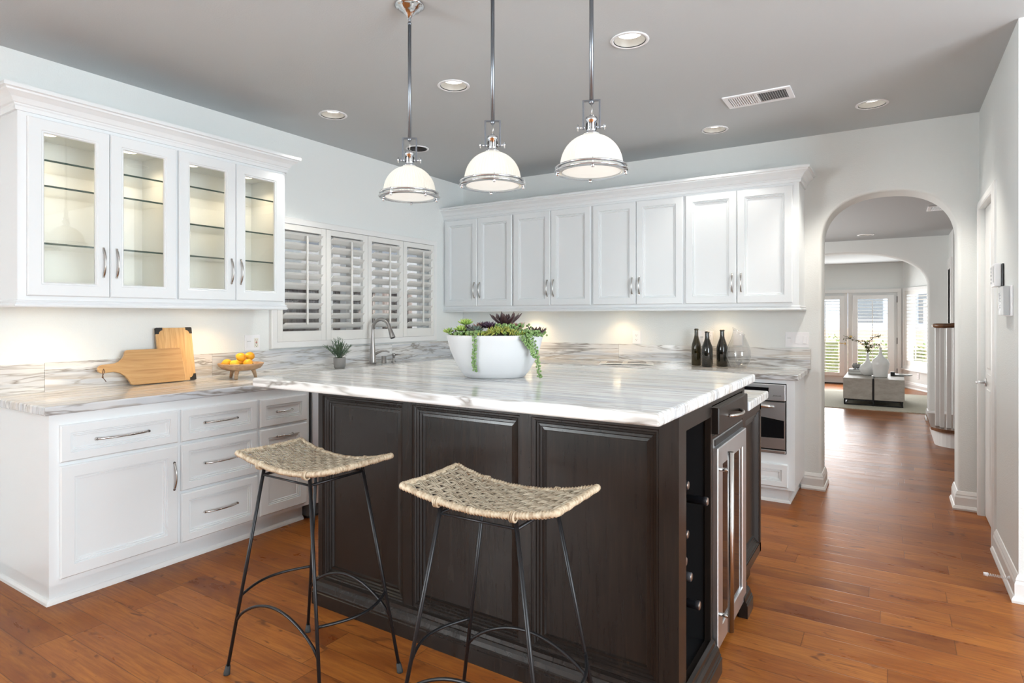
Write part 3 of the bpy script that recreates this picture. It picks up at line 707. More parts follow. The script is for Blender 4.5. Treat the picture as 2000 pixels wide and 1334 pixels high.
# wine rack niche
b = MB(); b.box(-1.05, -1.03, 1.96, 2.32, .09, .96); b.box(-1.05, x0, 1.955, 1.975, .09, .96); b.box(-1.05, x0, 2.305, 2.317, .09, .96); b.box(-1.05, x0, 1.97, 2.31, .085, .105); b.box(-1.05, x0, 1.97, 2.31, .95, .965)
b.build('wine_niche', 'black', isl)
rk = [(2.145, .722, -.612, 0), (2.215, .655, -.563, 1), (2.140, .550, -.612, 0), (2.078, .478, -.600, 0), (2.150, .398, -.602, 2), (2.10, .328, -.560, 1)]
b = MB()
for xx in (-.96, -.70):
    b.box(xx - .006, xx + .006, 1.985, 1.995, .105, .95); b.box(xx - .006, xx + .006, 2.285, 2.295, .105, .95)
    for (y, z, xe, k) in rk: b.box(xx - .004, xx + .004, 1.99, 2.29, z - (.0365 if xx < -.8 else .0175), z - (.0325 if xx < -.8 else .0145))
b.build('wine_rack', 'black', isl)
tag(MB().box(-2.375, -.545, 1.635, 3.0, ZI, 1.052).build('bar_top', 'stone_x', isl, .010, 3), 'thick striped stone bar top')
tag(MB().box(IX0 - .02, -.553, 2.905, 3.40, .888, .930).build('lower_top', 'stone_x', isl, .008, 3), 'lower striped stone counter behind the bar top')
dw = MB(); Fd = Fs
dw.rings(Fd, 2.335, 2.862, .876, .975, [(0, -.01), (0, .018), (.004, .022), (.012, .022)]); dwo = dw.build('drawer', 'dark', isl)
b = MB(); pts = [Fd(2.50 + .19 * i / 16, .020 + .034 * math.sin(PI * i / 16) ** .6, .925) for i in range(17)]; b.tube(pts, .0065, 8); b.build('handle', 'nickel', dwo)
# wine cooler
t = thing('wine_cooler', 'stainless wine cooler with glass door and long bar handle, in the island side', 'wine cooler', (IX1, 2.32, 0))
MB().box(-1.12, IX1 - .005, 2.325, 2.845, .03, .855).build('cabinet', 'black', t)
MB().fbox(Fs, 2.325, 2.845, -.002, .002, .03, .857).build('face_frame', 'steel', t)
g = MB().fbox(Fs, 2.345, 2.84, .002, .006, .829, .852).build('vent_grille', 'black', t)
b = MB(); Dy0, Dy1, Dz0, Dz1 = 2.325, 2.835, .070, .825
b.rings(Fs, Dy0, Dy1, Dz0, Dz1, [(0, .003), (0, .018), (.003, .021), (.070, .021), (.072, .017), (.072, .003)], False)
dro = b.build('door', 'steel', t)
MB().fbox(Fs, Dy0 + .07, Dy1 - .07, .008, .013, Dz0 + .07, Dz1 - .07).build('glass', 'fridge_glass', dro)
b = MB(); b.tube([Fs(2.345, .062, .145), Fs(2.345, .062, .815)], .0115, 20)
for z in (.20, .745): b.tube([Fs(2.345, .019, z), Fs(2.345, .060, z)], .0075, 14)
b.build('handle', 'nickel', dro)
# wine bottles in the rack
wl = ['top one, short black neck', 'second from top, long black neck sticking out', 'third from top, short black neck', 'fourth from top, only its tip showing', 'fifth from top, grey foil neck', 'lowest one, long black neck sticking out']
for i, (y, z, xe, k) in enumerate(rk):
    t = thing('wine_bottle', 'wine bottle lying in the island rack, ' + wl[i], 'bottle', (xe, y, z), 'wine bottles lying in the island rack')
    def lx(prof, mt, nm):
        b = MB(); b.lathe(prof, (0, 0, 0), 20); b.v = [(xe - q[2], y + q[0], z + q[1]) for q in b.v]; return b.build(nm, mt, t)
    lx([(.0, .31), (.028, .31), (.034, .30), (.034, .15), (.030, .125), (.016, .09), (.0138, .085), (.0138, .06)], 'bottle_dark', 'glass_body')
    lx([(.0146, .092), (.0146, .020), (.0152, .018), (.0158, .016), (.0158, .003), (.0145, .0015)], 'foil_grey' if k == 2 else 'foil', 'foil_sleeve')
    lx([(0, .001), (.0125, .0005), (.0135, .002), (.0135, .004)], 'foil_end', 'foil_cap')

# ------------------------------------------------------------------ pendants
def pendant(x, y, label, spin):
    t = thing('pendant_light', label, 'pendant light', (x, y, ZC), 'dome pendants hanging over the island')
    MB().lathe([(0, 0), (.064, 0), (.066, -.006), (.058, -.012), (.050, -.014), (.046, -.024), (.030, -.030), (.022, -.042), (.016, -.048), (.010, -.062), (0, -.062)], (x, y, ZC), 36).build('canopy', 'chrome', t)
    b = MB(); b.tube([(x, y, ZC - .055), (x, y, ZC - .075)], .006, 8); b.ball((x, y, ZC - .083), .009, 10, 8); b.tube([(x, y, ZC - .088), (x, y, 2.112)], .0078, 14); b.build('rod', 'rod', t)
    ca, sa = math.cos(spin), math.sin(spin)
    R = lambda a, c=0.: (x + a * ca - c * sa, y + a * sa + c * ca)
    b = MB(); hw = .033
    def bar(a0, a1, z0, z1, wd=.006, th=.010):
        vs = []
        for a in (a0, a1):
            for c in (-th / 2, th / 2):
                for z in (z0, z1): p = R(a, c); vs.append((p[0], p[1], z))
        b.add(vs, [(0, 1, 3, 2), (4, 6, 7, 5), (0, 4, 5, 1), (2, 3, 7, 6), (0, 2, 6, 4), (1, 5, 7, 3)])
    bar(-hw, hw, 2.106, 2.112); bar(-hw, -hw + .0065, 2.005, 2.109); bar(hw - .0065, hw, 2.005, 2.109)
    b.ball((x, y, 2.104), .010, 12, 8); b.build('yoke', 'rod', t, .001)
    b = MB()
    for e in (-1, 1):
        p, q, r_ = R(e * .016), R(e * .046), R(e * .052); b.tube([(*p, 2.012), (*q, 2.012)], .0035, 8); b.tube([(*q, 2.012), (*r_, 2.012)], [.0125, .0125], 16)
    b.build('thumb_screws', 'chrome', t)
    MB().tube([(x, y, 2.102), (x + .003, y, 2.08), (x, y, 2.05)], .0018, 6).build('cord', 'nickel', t)
    b = MB(); b.lathe([(0, 2.058), (.008, 2.056), (.012, 2.050), (.021, 2.047), (.022, 2.036), (.018, 2.032), (.0185, 1.998), (.017, 1.992), (.030, 1.989), (.031, 1.984), (0, 1.984)], (x, y, 0), 28); b.build('socket', 'chrome', t)
    b = MB()
    for k in range(12):
        a = 2 * PI * k / 12; px, py = x + .0187 * math.cos(a), y + .0187 * math.sin(a); b.tube([(px, py, 2.002), (px, py, 2.027)], .0015, 6)
    b.build('socket_slots', 'black', t)
    pr = []
    for i in range(19):
        a = rad(90) * i / 18; pr.append((.113 * math.sin(a) ** .96 if i else .0, 1.866 + .119 * math.cos(a) ** .95))
    pr[0] = (.018, 1.9850)
    b = MB(); b.lathe_open(pr + [(.1125, 1.853)], (x, y, 0), 336, ribs=56, rib=.014); b.build('glass_dome', 'shade', t)
    b = MB(); b.lathe([(0, 1.8405), (.06, 1.8425), (.102, 1.849), (.1135, 1.852)], (x, y, 0), 48); b.f = [f for f in b.f]; b.build('glass_lens', 'lens', t)
    b = MB(); b.lathe_open([(.112, 1.861), (.131, 1.861), (.133, 1.864), (.131, 1.867), (.112, 1.867), (.112, 1.861)], (x, y, 0), 64)
    b.lathe_open([(.108, 1.846), (.133, 1.846), (.136, 1.849), (.133, 1.852), (.108, 1.852), (.108, 1.846)], (x, y, 0), 64); b.build('ring', 'chrome', t)
    for k in range(4 if x > -1.7 else 5):
        a = spin - PI / 2 + .12 + 2 * PI * k / (4 if x > -1.7 else 5) + (.55 if x < -1.7 else 0); px, py = x + .124 * math.cos(a), y + .124 * math.sin(a)
        MB().tube([(px, py, 1.872), (px, py, 1.842)], .0018, 8).lathe([(0, 1.849), (.006, 1.849), (.006, 1.838), (.004, 1.836), (0, 1.836)], (px, py, 0), 12).build('bolt', 'chrome', t)
    MB().ball((x, y, 1.905), .026, 16, 12, (1, 1, 1.15)).build('bulb', 'bulb', t)
    light('bulb_glow', 'POINT', (x, y, 1.90), .20, (1, .97, .92), (0, 0, 0), t, shadow_soft_size=.03)
for x, l, sp in ((-1.815, 'chrome pendant with ribbed glass dome, leftmost and farthest of three', rad(36)), (-1.371, 'chrome pendant with ribbed glass dome, middle of three over the island', rad(30)), (-.935, 'chrome pendant with ribbed glass dome, rightmost and largest-looking of three', rad(20))):
    pendant(x, 2.03, l, sp)

# ------------------------------------------------------------------ recessed ceiling lights
def downlight(x, y, label, lit=True, z=ZC, e=9):
    t = thing('recessed_light', label, 'ceiling light', (x, y, z), 'recessed ceiling lights')
    MB().lathe_open([(.076, -.001), (.092, -.001), (.094, -.004), (.090, -.006), (.078, -.006), (.076, -.001)], (x, y, z), 40).build('trim_ring', 'white_plastic', t)
    MB().lathe_open([(.077, -.0045), (.0755, -.001), (.074, -.0045), (.077, -.0045)], (x, y, z - .001), 40).build('gap', 'black', t)
    # a shallow cone below the ceiling skin keeps the ceiling whole
    MB().lathe_open([(.076, -.004), (.050, -.0015), (.048, -.0010)], (x, y, z), 40).build('reflector', 'can_inner' if lit else 'can_dark', t)
    if lit:
        MB().lathe([(0, -.002), (.050, -.002), (.050, -.0012), (0, -.0012)], (x, y, z), 32).build('lamp', 'can_lit', t)
        light('lamp_glow', 'SPOT', (x, y, z - .02), e, (1, .94, .85), (0, 0, 0), t, spot_size=rad(115), spot_blend=.7, shadow_soft_size=.05)
    return t
CANS = []

# ceiling with real recesses is cut below
def can(x, y, label, lit=True, z=ZC, e=15, dark=False):
    t = thing('recessed_light', label, 'ceiling light', (x, y, z), 'recessed ceiling lights')
    MB().lathe_open([(.079, .0), (.094, .0), (.096, -.003), (.092, -.006), (.080, -.006), (.079, .0)], (x, y, z), 48).build('trim_ring', 'white_plastic', t)
    MB().lathe_open([(.0795, -.005), (.078, -.004), (.077, .004), (.0785, .004)], (x, y, z), 48).build('shadow_gap', 'black', t)
    MB().lathe_open([(.077, -.001), (.074, .012), (.065, .028), (.060, .036)], (x, y, z), 48).build('reflector', 'can_dark' if dark else 'can_inner', t)
    MB().lathe([(0, .032), (.061, .032), (.061, .040), (0, .040)], (x, y, z), 32).build('lamp', 'can_lit' if lit else ('can_inner' if dark else 'can_inner'), t)
    if lit: light('lamp_glow', 'SPOT', (x, y, z - .004), e, (1, .94, .85), (0, 0, 0), t, spot_size=rad(100), spot_blend=.5, shadow_soft_size=.045)
    CANS.append((x, y, z))
can(-1.114, 2.871, 'lit recessed ceiling light just right of the rightmost pendant')
can(-2.224, 2.877, 'lit recessed ceiling light between the left and middle pendants')
can(-3.245, 2.853, 'lit recessed ceiling light above the glass-door cabinets')
can(-.118, 4.574, 'lit recessed ceiling light nearest the archway', e=36)
can(-1.117, 4.583, 'lit recessed ceiling light above the back wall cabinets', e=9)
can(-3.311, 3.797, 'unlit recessed ceiling light with black baffle, behind the leftmost pendant', False, dark=True)
can(-.29, 8.72, 'recessed light in the hall ceiling, seen through the archway', True, HC, 5)
def cut_ceiling():
    for o in [q for q in COL.objects if q.name.startswith('ceiling')]:
        z = ZC if abs(o.data.vertices[0].co.z - ZC) < .2 and min(v.co.z for v in o.data.vertices) > 2.5 else HC
        cans = [c for c in CANS if abs(c[2] - z) < .01]
        if not cans: continue
        b = MB()
        for c in cans: b.lathe([(.078, -.05), (.078, .13)], c, 48)
        cut = b.build('cutter', 'ceiling'); md = o.modifiers.new('cut', 'BOOLEAN'); md.object = cut; md.solver = 'EXACT'
        dg = bpy.context.evaluated_depsgraph_get(); me = bpy.data.meshes.new_from_object(o.evaluated_get(dg)); o.modifiers.clear(); o.data = me
        bpy.data.objects.remove(cut)
cut_ceiling()
def vent(x0, x1, y0, y1, z, label):
    t = thing('ceiling_vent', label, 'vent', (x0, y0, z))
    b = MB(); xm = (x0 + x1) / 2; fw = .03; zz = z - .008
    for a, c, d, e in ((x0, x1, y0, y0 + fw), (x0, x1, y1 - fw, y1), (x0, x0 + fw, y0 + fw, y1 - fw), (x1 - fw, x1, y0 + fw, y1 - fw), (xm - .006, xm + .006, y0 + fw, y1 - fw)): b.box(a, c, d, e, zz, z)
    b.build('frame', 'white_plastic', t, .001)
    MB().box(x0 + fw, x1 - fw, y0 + fw, y1 - fw, z - .001, z - .0005).build('duct', 'grey_dark', t)
    b = MB()
    for s0, s1, tl in ((x0 + fw, xm - .006, .006), (xm + .006, x1 - fw, -.004)):
        k = 12; sp = (s1 - s0) / k
        for i in range(k):
            xa = s0 + sp * (i + .5); b.add([(xa - .0015, y0 + fw, z - .008), (xa - .0015, y1 - fw, z - .008), (xa + tl, y1 - fw, z - .001), (xa + tl, y0 + fw, z - .001), (xa, y0 + fw, z - .009), (xa, y1 - fw, z - .009), (xa + tl + .0015, y1 - fw, z - .001), (xa + tl + .0015, y0 + fw, z - .001)], [(0, 1, 2, 3), (7, 6, 5, 4), (0, 4, 5, 1), (3, 2, 6, 7)])
    b.build('slats', 'white_plastic', t)
vent(-.917, -.522, 3.94, 4.165, ZC, 'white double-grille air vent in the kitchen ceiling')
vent(.27, .56, 6.75, 7.05, HC, 'air vent in the hall ceiling at the arch top right')
for (x, y, e) in ((-3.62, 1.40, 3.0), (-3.62, 2.28, 4.0)):
    tag(under_puck(x, y, e), 'under-cabinet puck light on the left, ' + ('nearer the camera' if y < 2 else 'above the fruit bowl'), 'light')
for (x, e, nm) in ((-2.95, 4.0, 'above the white planter'), (-2.05, 2.4, 'above the open magazine'), (-1.18, 1.9, 'above the wine bottles')):
    tag(under_puck(x, 4.98, e), 'under-cabinet puck light on the back wall, ' + nm, 'light')

# ------------------------------------------------------------------ bar stools
def seat_pt(u, v):
    """u along the long axis -1..1, v across -1..1"""
    hx, hy = .253, .133
    x = u * hx * (1 + .02 * abs(v)); y = v * (hy - .012 * (1 - u * u)) if False else v * (hy + .010 * abs(u) ** 3)
    z = .772 + .038 * abs(u) ** 2.0 + .004 * v * v
    return Vector((x, y, z))
def seat_n(u, v):
    e = .01; a = seat_pt(u + e, v) - seat_pt(u - e, v); c = seat_pt(u, v + e) - seat_pt(u, v - e); return a.cross(c).normalized()
def make_stool():
    t = thing('bar_stool', 'x', 'bar stool')
    b = MB(); rnd = random.Random(3); NS = 17; NW = 44
    def ribbon(pts, nr, sd, wd, th):
        vs = []; fs = []
        for p, q, s_ in zip(pts, nr, sd): vs += [p + s_ * wd / 2, p + q * th, p - s_ * wd / 2, p - q * th * .4]
        for i in range(len(pts) - 1):
            for k in range(4): l = (k + 1) % 4; fs.append((i * 4 + k, i * 4 + l, i * 4 + 4 + l, i * 4 + 4 + k))
        b.add(vs, fs, True)
    for i in range(NS):          # stakes across
        u = -1 + 2 * (i + .5) / NS; pts = [seat_pt(u, -1 + 2 * j / 10) for j in range(11)]
        ribbon(pts, [seat_n(u, 0)] * 11, [Vector((1, 0, 0))] * 11, .019, .0016)
    for i in range(NW):          # strands along, in bundles over and under the stakes
        v = -1 + 2 * (i + .5) / NW; bundle = i // 4; jit = rnd.uniform(-.0012, .0012); amp = .0030 * rnd.uniform(.8, 1.25); pts = []; nr = []; m_ = NS * 4
        ph0 = rnd.uniform(-.08, .08)
        for j in range(m_ + 1):
            u = -1 + 2 * j / m_; q = seat_n(u, v); ph = (u + 1) / 2 * NS * PI + (PI if bundle % 2 else 0) + ph0
            p = seat_pt(u, v) + q * (math.sin(ph) * amp + .0005) + Vector((0, jit + .0007 * math.sin(ph * .7 + i), 0)); pts.append(p); nr.append(q)
        ribbon(pts, nr, [Vector((0, 1, 0))] * (m_ + 1), .0053, .0017)
    b.build('woven_seat', 'wicker', t)
    # wrapped rim
    loop = []
    def seg(a, c, k):
        for i in range(k): s_ = i / k; loop.append(seat_pt(a[0] + (c[0] - a[0]) * s_, a[1] + (c[1] - a[1]) * s_))
    seg((-1, -1), (1, -1), 150); seg((1, -1), (1, 1), 80); seg((1, 1), (-1, 1), 150); seg((-1, 1), (-1, -1), 80)
    loop = [p + Vector((0, 0, -.003)) for p in loop]
    for _ in range(4): loop = [(loop[i - 1] + loop[i] * 2 + loop[(i + 1) % len(loop)]) / 4 for i in range(len(loop))]
    rs = [.0096 + .0019 * math.sin(i * 2 * PI / 3.0) + .0007 * math.sin(i * .37) for i in range(len(loop))]
    MB().tube(loop, rs, 10, closed=True).build('rim', 'cane', t)
    for (a, c) in ((-.5, -1), (.5, -1), (-.5, 1), (.5, 1)):
        p = seat_pt(a, c); lb = MB(); pts = [p + Vector((0, .012 * math.cos(q), .0135 * math.sin(q) - .006)) for q in [2 * PI * i / 12 for i in range(12)]]
        for dx_ in (-.006, 0, .006): lb.tube([q + Vector((dx_, 0, 0)) for q in pts], .0032, 6, closed=True)
        lb.build('binding', 'cane', t)
    tops = {}; 
    legs = [(-1, -1), (1, -1), (-1, 1), (1, 1)]
    T = lambda sx, sy: Vector((sx * .128, sy * .118, .762)); Bt = lambda sx, sy: Vector((sx * .262, sy * .180, .006))
    at = lambda sx, sy, z: Bt(sx, sy).lerp(T(sx, sy), (z - .006) / .756)
    for sx, sy in legs:
        l = MB().tube([T(sx, sy), Bt(sx, sy)], .0062, 12).build('leg', 'iron', t)
        fb, ft = Bt(sx, sy), at(sx, sy, .034); MB().tube([fb + Vector((0, 0, -.006)), fb, ft], [.0115, .0115, .0085], 14).build('rubber_foot', 'rubber', l)
    def hoop(a, c, bulge):
        pts = []
        for i in range(19):
            s_ = i / 18; pts.append(a.lerp(c, s_) + bulge * (math.sin(PI * s_) ** .72 if bulge.z else math.sin(PI * s_)))
        MB().tube(pts, .0052, 10).build('foot_hoop', 'iron', t)
    for sy in (-1, 1): hoop(at(-1, sy, .20), at(1, sy, .20), Vector((0, 0, .105)))
    for sx in (-1, 1): hoop(at(sx, -1, .295), at(sx, 1, .295), Vector((sx * .055, 0, 0)))
    b = MB()
    for sx in (-1, 1): b.tube([at(sx, -1, .742), at(sx, 1, .742)], .005, 8)
    for sy in (-1, 1): b.tube([at(-1, sy, .742), at(1, sy, .742)], .004, 8)
    b.build('seat_brace', 'iron', t)
    return t
st = make_stool(); st['group'] = 'woven bar stools at the island'
st['label'] = 'black iron bar stool with woven rattan seat, left one near the white drawers'; st.location = (-1.815, 1.505, 0); st.rotation_euler = (0, 0, rad(-1))
s2 = copy_tree(st); s2['label'] = 'black iron bar stool with woven rattan seat, right one in front of the island centre'; s2.location = (-1.0, 1.515, 0); s2.rotation_euler = (0, 0, rad(1.5))

# ------------------------------------------------------------------ white planter with succulents
bx, by, bz = -1.497, 2.235, 1.052; br = rad(32)
pl = thing('succulent_planter', 'white oval ceramic bowl overflowing with mixed succulents on the island', 'planter', (bx, by, bz))
prof = [(0, .0), (.120, .0), (.132, .004), (.150, .025), (.176, .070), (.198, .120), (.210, .165), (.2155, .182), (.214, .187), (.208, .187), (.203, .180), (.19, .12), (.16, .05), (.12, .02), (0, .02)]
MB().lathe(prof, (bx, by, bz), 64, sx=1, sy=.78, rot=br).build('bowl', 'ceramic', pl)
MB().lathe([(0, .205), (.08, .200), (.15, .188), (.19, .174), (.205, .158)], (bx, by, bz), 40, sx=1, sy=.78, rot=br).build('soil', 'soil', pl)
Rb = Matrix.Rotation(br, 3, 'Z')
def BP3(a, c, h): return Vector((bx, by, bz)) + Rb @ Vector((a, c, h))      # a: right in view, c: away, h: above bowl base
def rosette(a, c, h, r, mt, nm, rings=4, wd=.3, tilt0=80, tilt1=15, th=.1, lean=(0, 0, 0)):
    b = MB(); rn = random.Random(int(a * 1000 + c * 77 + h * 999)); o = BP3(a, c, h); le = Vector(lean)
    for k in range(rings):
        el = rad(tilt0 + (tilt1 - tilt0) * k / max(1, rings - 1)); cnt = 4 + 2 * k; L = r * (.62 + .38 * k / max(1, rings - 1))
        for i in range(cnt):
            az = 2 * PI * i / cnt + k * .6 + rn.uniform(-.12, .12); d = Vector((math.cos(az) * math.cos(el), math.sin(az) * math.cos(el), math.sin(el))) + le
            b.leaf(o, d, Vector((0, 0, 1)) + Vector((.01, .02, 0)), L * rn.uniform(.88, 1.1), L * wd, L * th, .22)
    return b.build(nm, mt, pl)
rosette(.045, .02, .222, .088, 'leaf_dark', 'dark_rosette', 3, .44, 68, 26, .12)
rosette(.185, .0, .175, .062, 'leaf_dark', 'dark_rosette', 3, .42, 68, 28, lean=(.2, .1, .1))
rosette(-.165, -.02, .178, .045, 'leaf_dark', 'dark_rosette', 3, .4, 60, 20)
rosette(-.085, -.05, .195, .048, 'leaf_teal', 'blue_green_rosette', 4, .45, 75, 15, .14)
rosette(-.120, -.01, .200, .045, 'leaf_purple', 'purple_rosette', 4, .4, 70, 20)
rosette(-.045, .03, .215, .042, 'leaf_purple', 'purple_rosette', 4, .42, 75, 25)
rosette(-.02, .0, .212, .045, 'leaf_purple', 'purple_rosette', 4, .42, 75, 20)
rosette(.100, -.02, .200, .050, 'leaf_pink', 'pink_rosette', 4, .3, 80, 40)
rosette(-.070, .04, .21, .040, 'leaf_pink', 'pink_rosette', 3, .4, 75, 25)
rosette(-.132, .03, .232, .036, 'leaf_lime', 'lime_sedum', 5, .35, 85, 10, .2)
rosette(-.145, -.03, .205, .036, 'leaf_lime', 'lime_sedum', 5, .35, 85, 5, .2)
rosette(-.205, -.01, .196, .030, 'leaf_lime', 'lime_sedum', 4, .35, 80, 10, .2, (-.3, 0, 0))
b = MB(); b.tube([BP3(-.15, -.01, .17), BP3(-.18, -.01, .185), BP3(-.205, -.01, .196)], .006, 8); b.tube([BP3(-.13, .03, .17), BP3(-.132, .03, .23)], .006, 8); b.build('sedum_stems', 'leaf_pearl', pl)
rn = random.Random(5); b = MB()
for i in range(620):         # low mossy sedum filling the front
    a = rn.uniform(-.19, .20); lim = .78 * math.sqrt(max(0, .205 ** 2 - a * a)); c = -lim + abs(rn.gauss(0, .045)); c = min(c, lim)
    h = .180 + .050 * math.exp(-((a - .03) / .09) ** 2) * (1 - abs(c + .04) * 4 if abs(c + .04) < .25 else 0) + rn.uniform(-.006, .010)
    b.leaf(BP3(a, c, h - .01), (rn.uniform(-1, 1), rn.uniform(-1, 1), rn.uniform(.3, 1.3)), (0, .1, 1), rn.uniform(.012, .022), .006, .004, .1, 3)
tag(b.build('moss_sedum', 'leaf_moss', pl), kind='stuff')
b = MB()
for i in range(430):
    k = rn.random()
    if k < .55: a = rn.gauss(.13, .035); c = rn.gauss(-.085, .022); h = .185 + rn.uniform(0, .022)
    elif k < .8: a = rn.gauss(.07, .03); c = rn.gauss(-.05, .02); h = .205 + rn.uniform(0, .03)
    elif k < .93: a = rn.gauss(-.085, .025); c = rn.gauss(-.115, .012); h = .187 + rn.uniform(0, .018)
    else: a = rn.gauss(-.14, .02); c = rn.gauss(-.08, .015); h = .185 + rn.uniform(0, .015)
    b.ball(BP3(a, c, h), rn.uniform(.0048, .0066), 8, 6)
tag(b.build('pearl_clusters', 'leaf_pearl', pl), kind='stuff')
def side_pt(a, h, out=.010):
    """point just off the bowl wall towards the viewer, at height h above the island"""
    rr = 0
    for (r0, z0), (r1, z1) in zip(prof[:8], prof[1:8]):
        if z0 <= h <= z1: rr = r0 + (r1 - r0) * (h - z0) / max(1e-6, z1 - z0)
    rr = max(rr, .13) + out
    c = -.78 * math.sqrt(max(.0004, rr * rr - a * a)) if rr > abs(a) else -.02
    return c
def strand(pts, nm, mt='leaf_pearl', cnt=50, seed=1):
    rq = random.Random(seed); b = MB(); b.tube(pts, .0016, 5); L = len(pts) - 1
    for i in range(cnt):
        s_ = i / cnt * L; k = int(s_); p = pts[k].lerp(pts[min(L, k + 1)], s_ - k); an = i * 2.4
        b.ball(p + Rb @ Vector((.0072 * math.cos(an), -.003 + .003 * math.sin(an), rq.uniform(-.002, .002))), rq.uniform(.0043, .0058), 8, 6)
    return b.build(nm, mt, pl)
pts = [BP3(-.075, -.14, .195)] + [BP3(-.082 + .003 * math.sin(i), side_pt(-.08, .182 - i * .0215, .008), .182 - i * .0215) for i in range(8)]
strand(pts, 'trailing_strand', 'leaf_pearl', 40, 1)
pts = [BP3(.150, -.10, .190)] + [BP3(.158 + .012 * i ** .5, -.135 + .0015 * i, .180 - i * .0205) for i in range(9)] + [BP3(.200, -.13, .009)]
strand(pts, 'trailing_strand', 'leaf_pearl', 42, 2)
pts = [BP3(.13, -.115, .190)] + [BP3(.142 + .006 * i, -.148 + .004 * i, .175 - i * .017) for i in range(6)]
strand(pts, 'trailing_strand', 'leaf_pearl', 30, 3)
pts = [BP3(.12, -.12, .190)] + [BP3(.118 + .009 * i, -.155 + .004 * i, .178 - i * .012) for i in range(5)]
strand(pts, 'trailing_strand', 'leaf_pearl', 24, 4)
pts = [BP3(.145, -.11, .192)] + [BP3(.150 + .003 * i, -.142 + .003 * i, .180 - i * .015) for i in range(5)]
strand(pts, 'trailing_strand', 'leaf_pearl', 24, 5)

# ------------------------------------------------------------------ things on the left worktop
ZW = .9172
# paddle cutting board leaning on the backsplash
def tilt_F(x_foot, th):            # board plane: u along y, w up the board, d outwards
    ct, st_ = math.cos(th), math.sin(th)
    return lambda u, d, w_: (x_foot + d * ct - w_ * st_, u, ZW + w_ * ct + d * st_)
def rounded(poly, r, seg=5, skip=()):
    out = []; k = len(poly)
    for i in range(k):
        p = Vector(poly[i]); a = Vector(poly[i - 1]); c = Vector(poly[(i + 1) % k])
        if i in skip: out.append(tuple(p)); continue
        v1 = (a - p).normalized(); v2 = (c - p).normalized(); rr = min(r, (a - p).length / 2, (c - p).length / 2)
        for j in range(seg + 1):
            s_ = j / seg; out.append(tuple((p + v1 * rr) * (1 - s_) ** 2 + p * 2 * s_ * (1 - s_) + (p + v2 * rr) * s_ ** 2))
    return out
Ft = tilt_F(-3.735, rad(14))
t = thing('cutting_board', 'paddle-shaped bamboo cutting board with handle and leather loop, leaning in front', 'cutting board', (-3.735, 1.80, ZW))
body = [(1.79, .003), (2.105, .003), (2.100, .212), (1.775, .212)]
poly = []
poly += [(1.80, .002), (2.095, .002), (2.104, .010), (2.100, .200), (2.090, .210), (1.785, .210), (1.775, .200)]
poly += [(1.772, .185), (1.760, .165), (1.738, .146), (1.712, .136), (1.655, .132)]
for i in range(7): a = rad(90 + 180 * i / 6); poly.append((1.648 + .024 * math.cos(a), .108 + .024 * math.sin(a)))
poly += [(1.655, .084), (1.705, .088), (1.735, .080), (1.762, .060), (1.778, .035), (1.788, .010)]
MB().prism(poly, Ft, 0, .016).build('board', 'bamboo_y', t, .002)
b = MB(); hp = Vector(Ft(1.652, .017, .108)); b.tube([hp + Vector((-.0, 0, 0)), hp + Vector((.006, .004, -.015)), hp + Vector((.004, -.004, -.035)), hp + Vector((.002, -.006, -.045))], .0016, 6)
b.tube([hp, hp + Vector((.006, -.008, -.018)), hp + Vector((.003, -.006, -.042))], .0016, 6); b.ball(hp + Vector((.004, -.006, -.046)), .0055, 8, 6)
b.tube([hp + Vector((.004, -.006, -.048)), hp + Vector((.004, .006, -.064)), hp + Vector((.003, .012, -.074))], .002, 6); b.build('leather_loop', 'twine', t)
MB().lathe([(0, 0), (.0055, 0), (.0055, .0008), (0, .0008)], (0, 0, 0), 14).v
t = thing('cutting_board', 'upright rectangular bamboo cutting board with black corner grips, standing behind the paddle board', 'cutting board', (-3.76, 2.0, ZW))
Fu = tilt_F(-3.757, rad(10)); u0, u1, hh = 1.965, 2.185, .335
MB().prism(rounded([(u0, .002), (u1, .002), (u1, hh), (u0, hh)], .03), Fu, 0, .013).build('board', 'bamboo_z', t, .0015)
def corner(cu, cz, su, sz):
    s_ = .040; pts = [(0, .004), (0, s_), (.016, s_), (.020, .028), (.028, .020), (s_, .016), (s_, 0), (.004, 0)]
    k = [(cu + su * (q[0] - .0015), cz + sz * (q[1] - .0015)) for q in pts]
    MB().prism(k, Fu, -.001, .015).build('corner_grip', 'rubber', t, .001)
corner(u0, hh, 1, -1); corner(u1, hh, -1, -1); corner(u1, .002, -1, 1); corner(u0, .002, 1, 1)
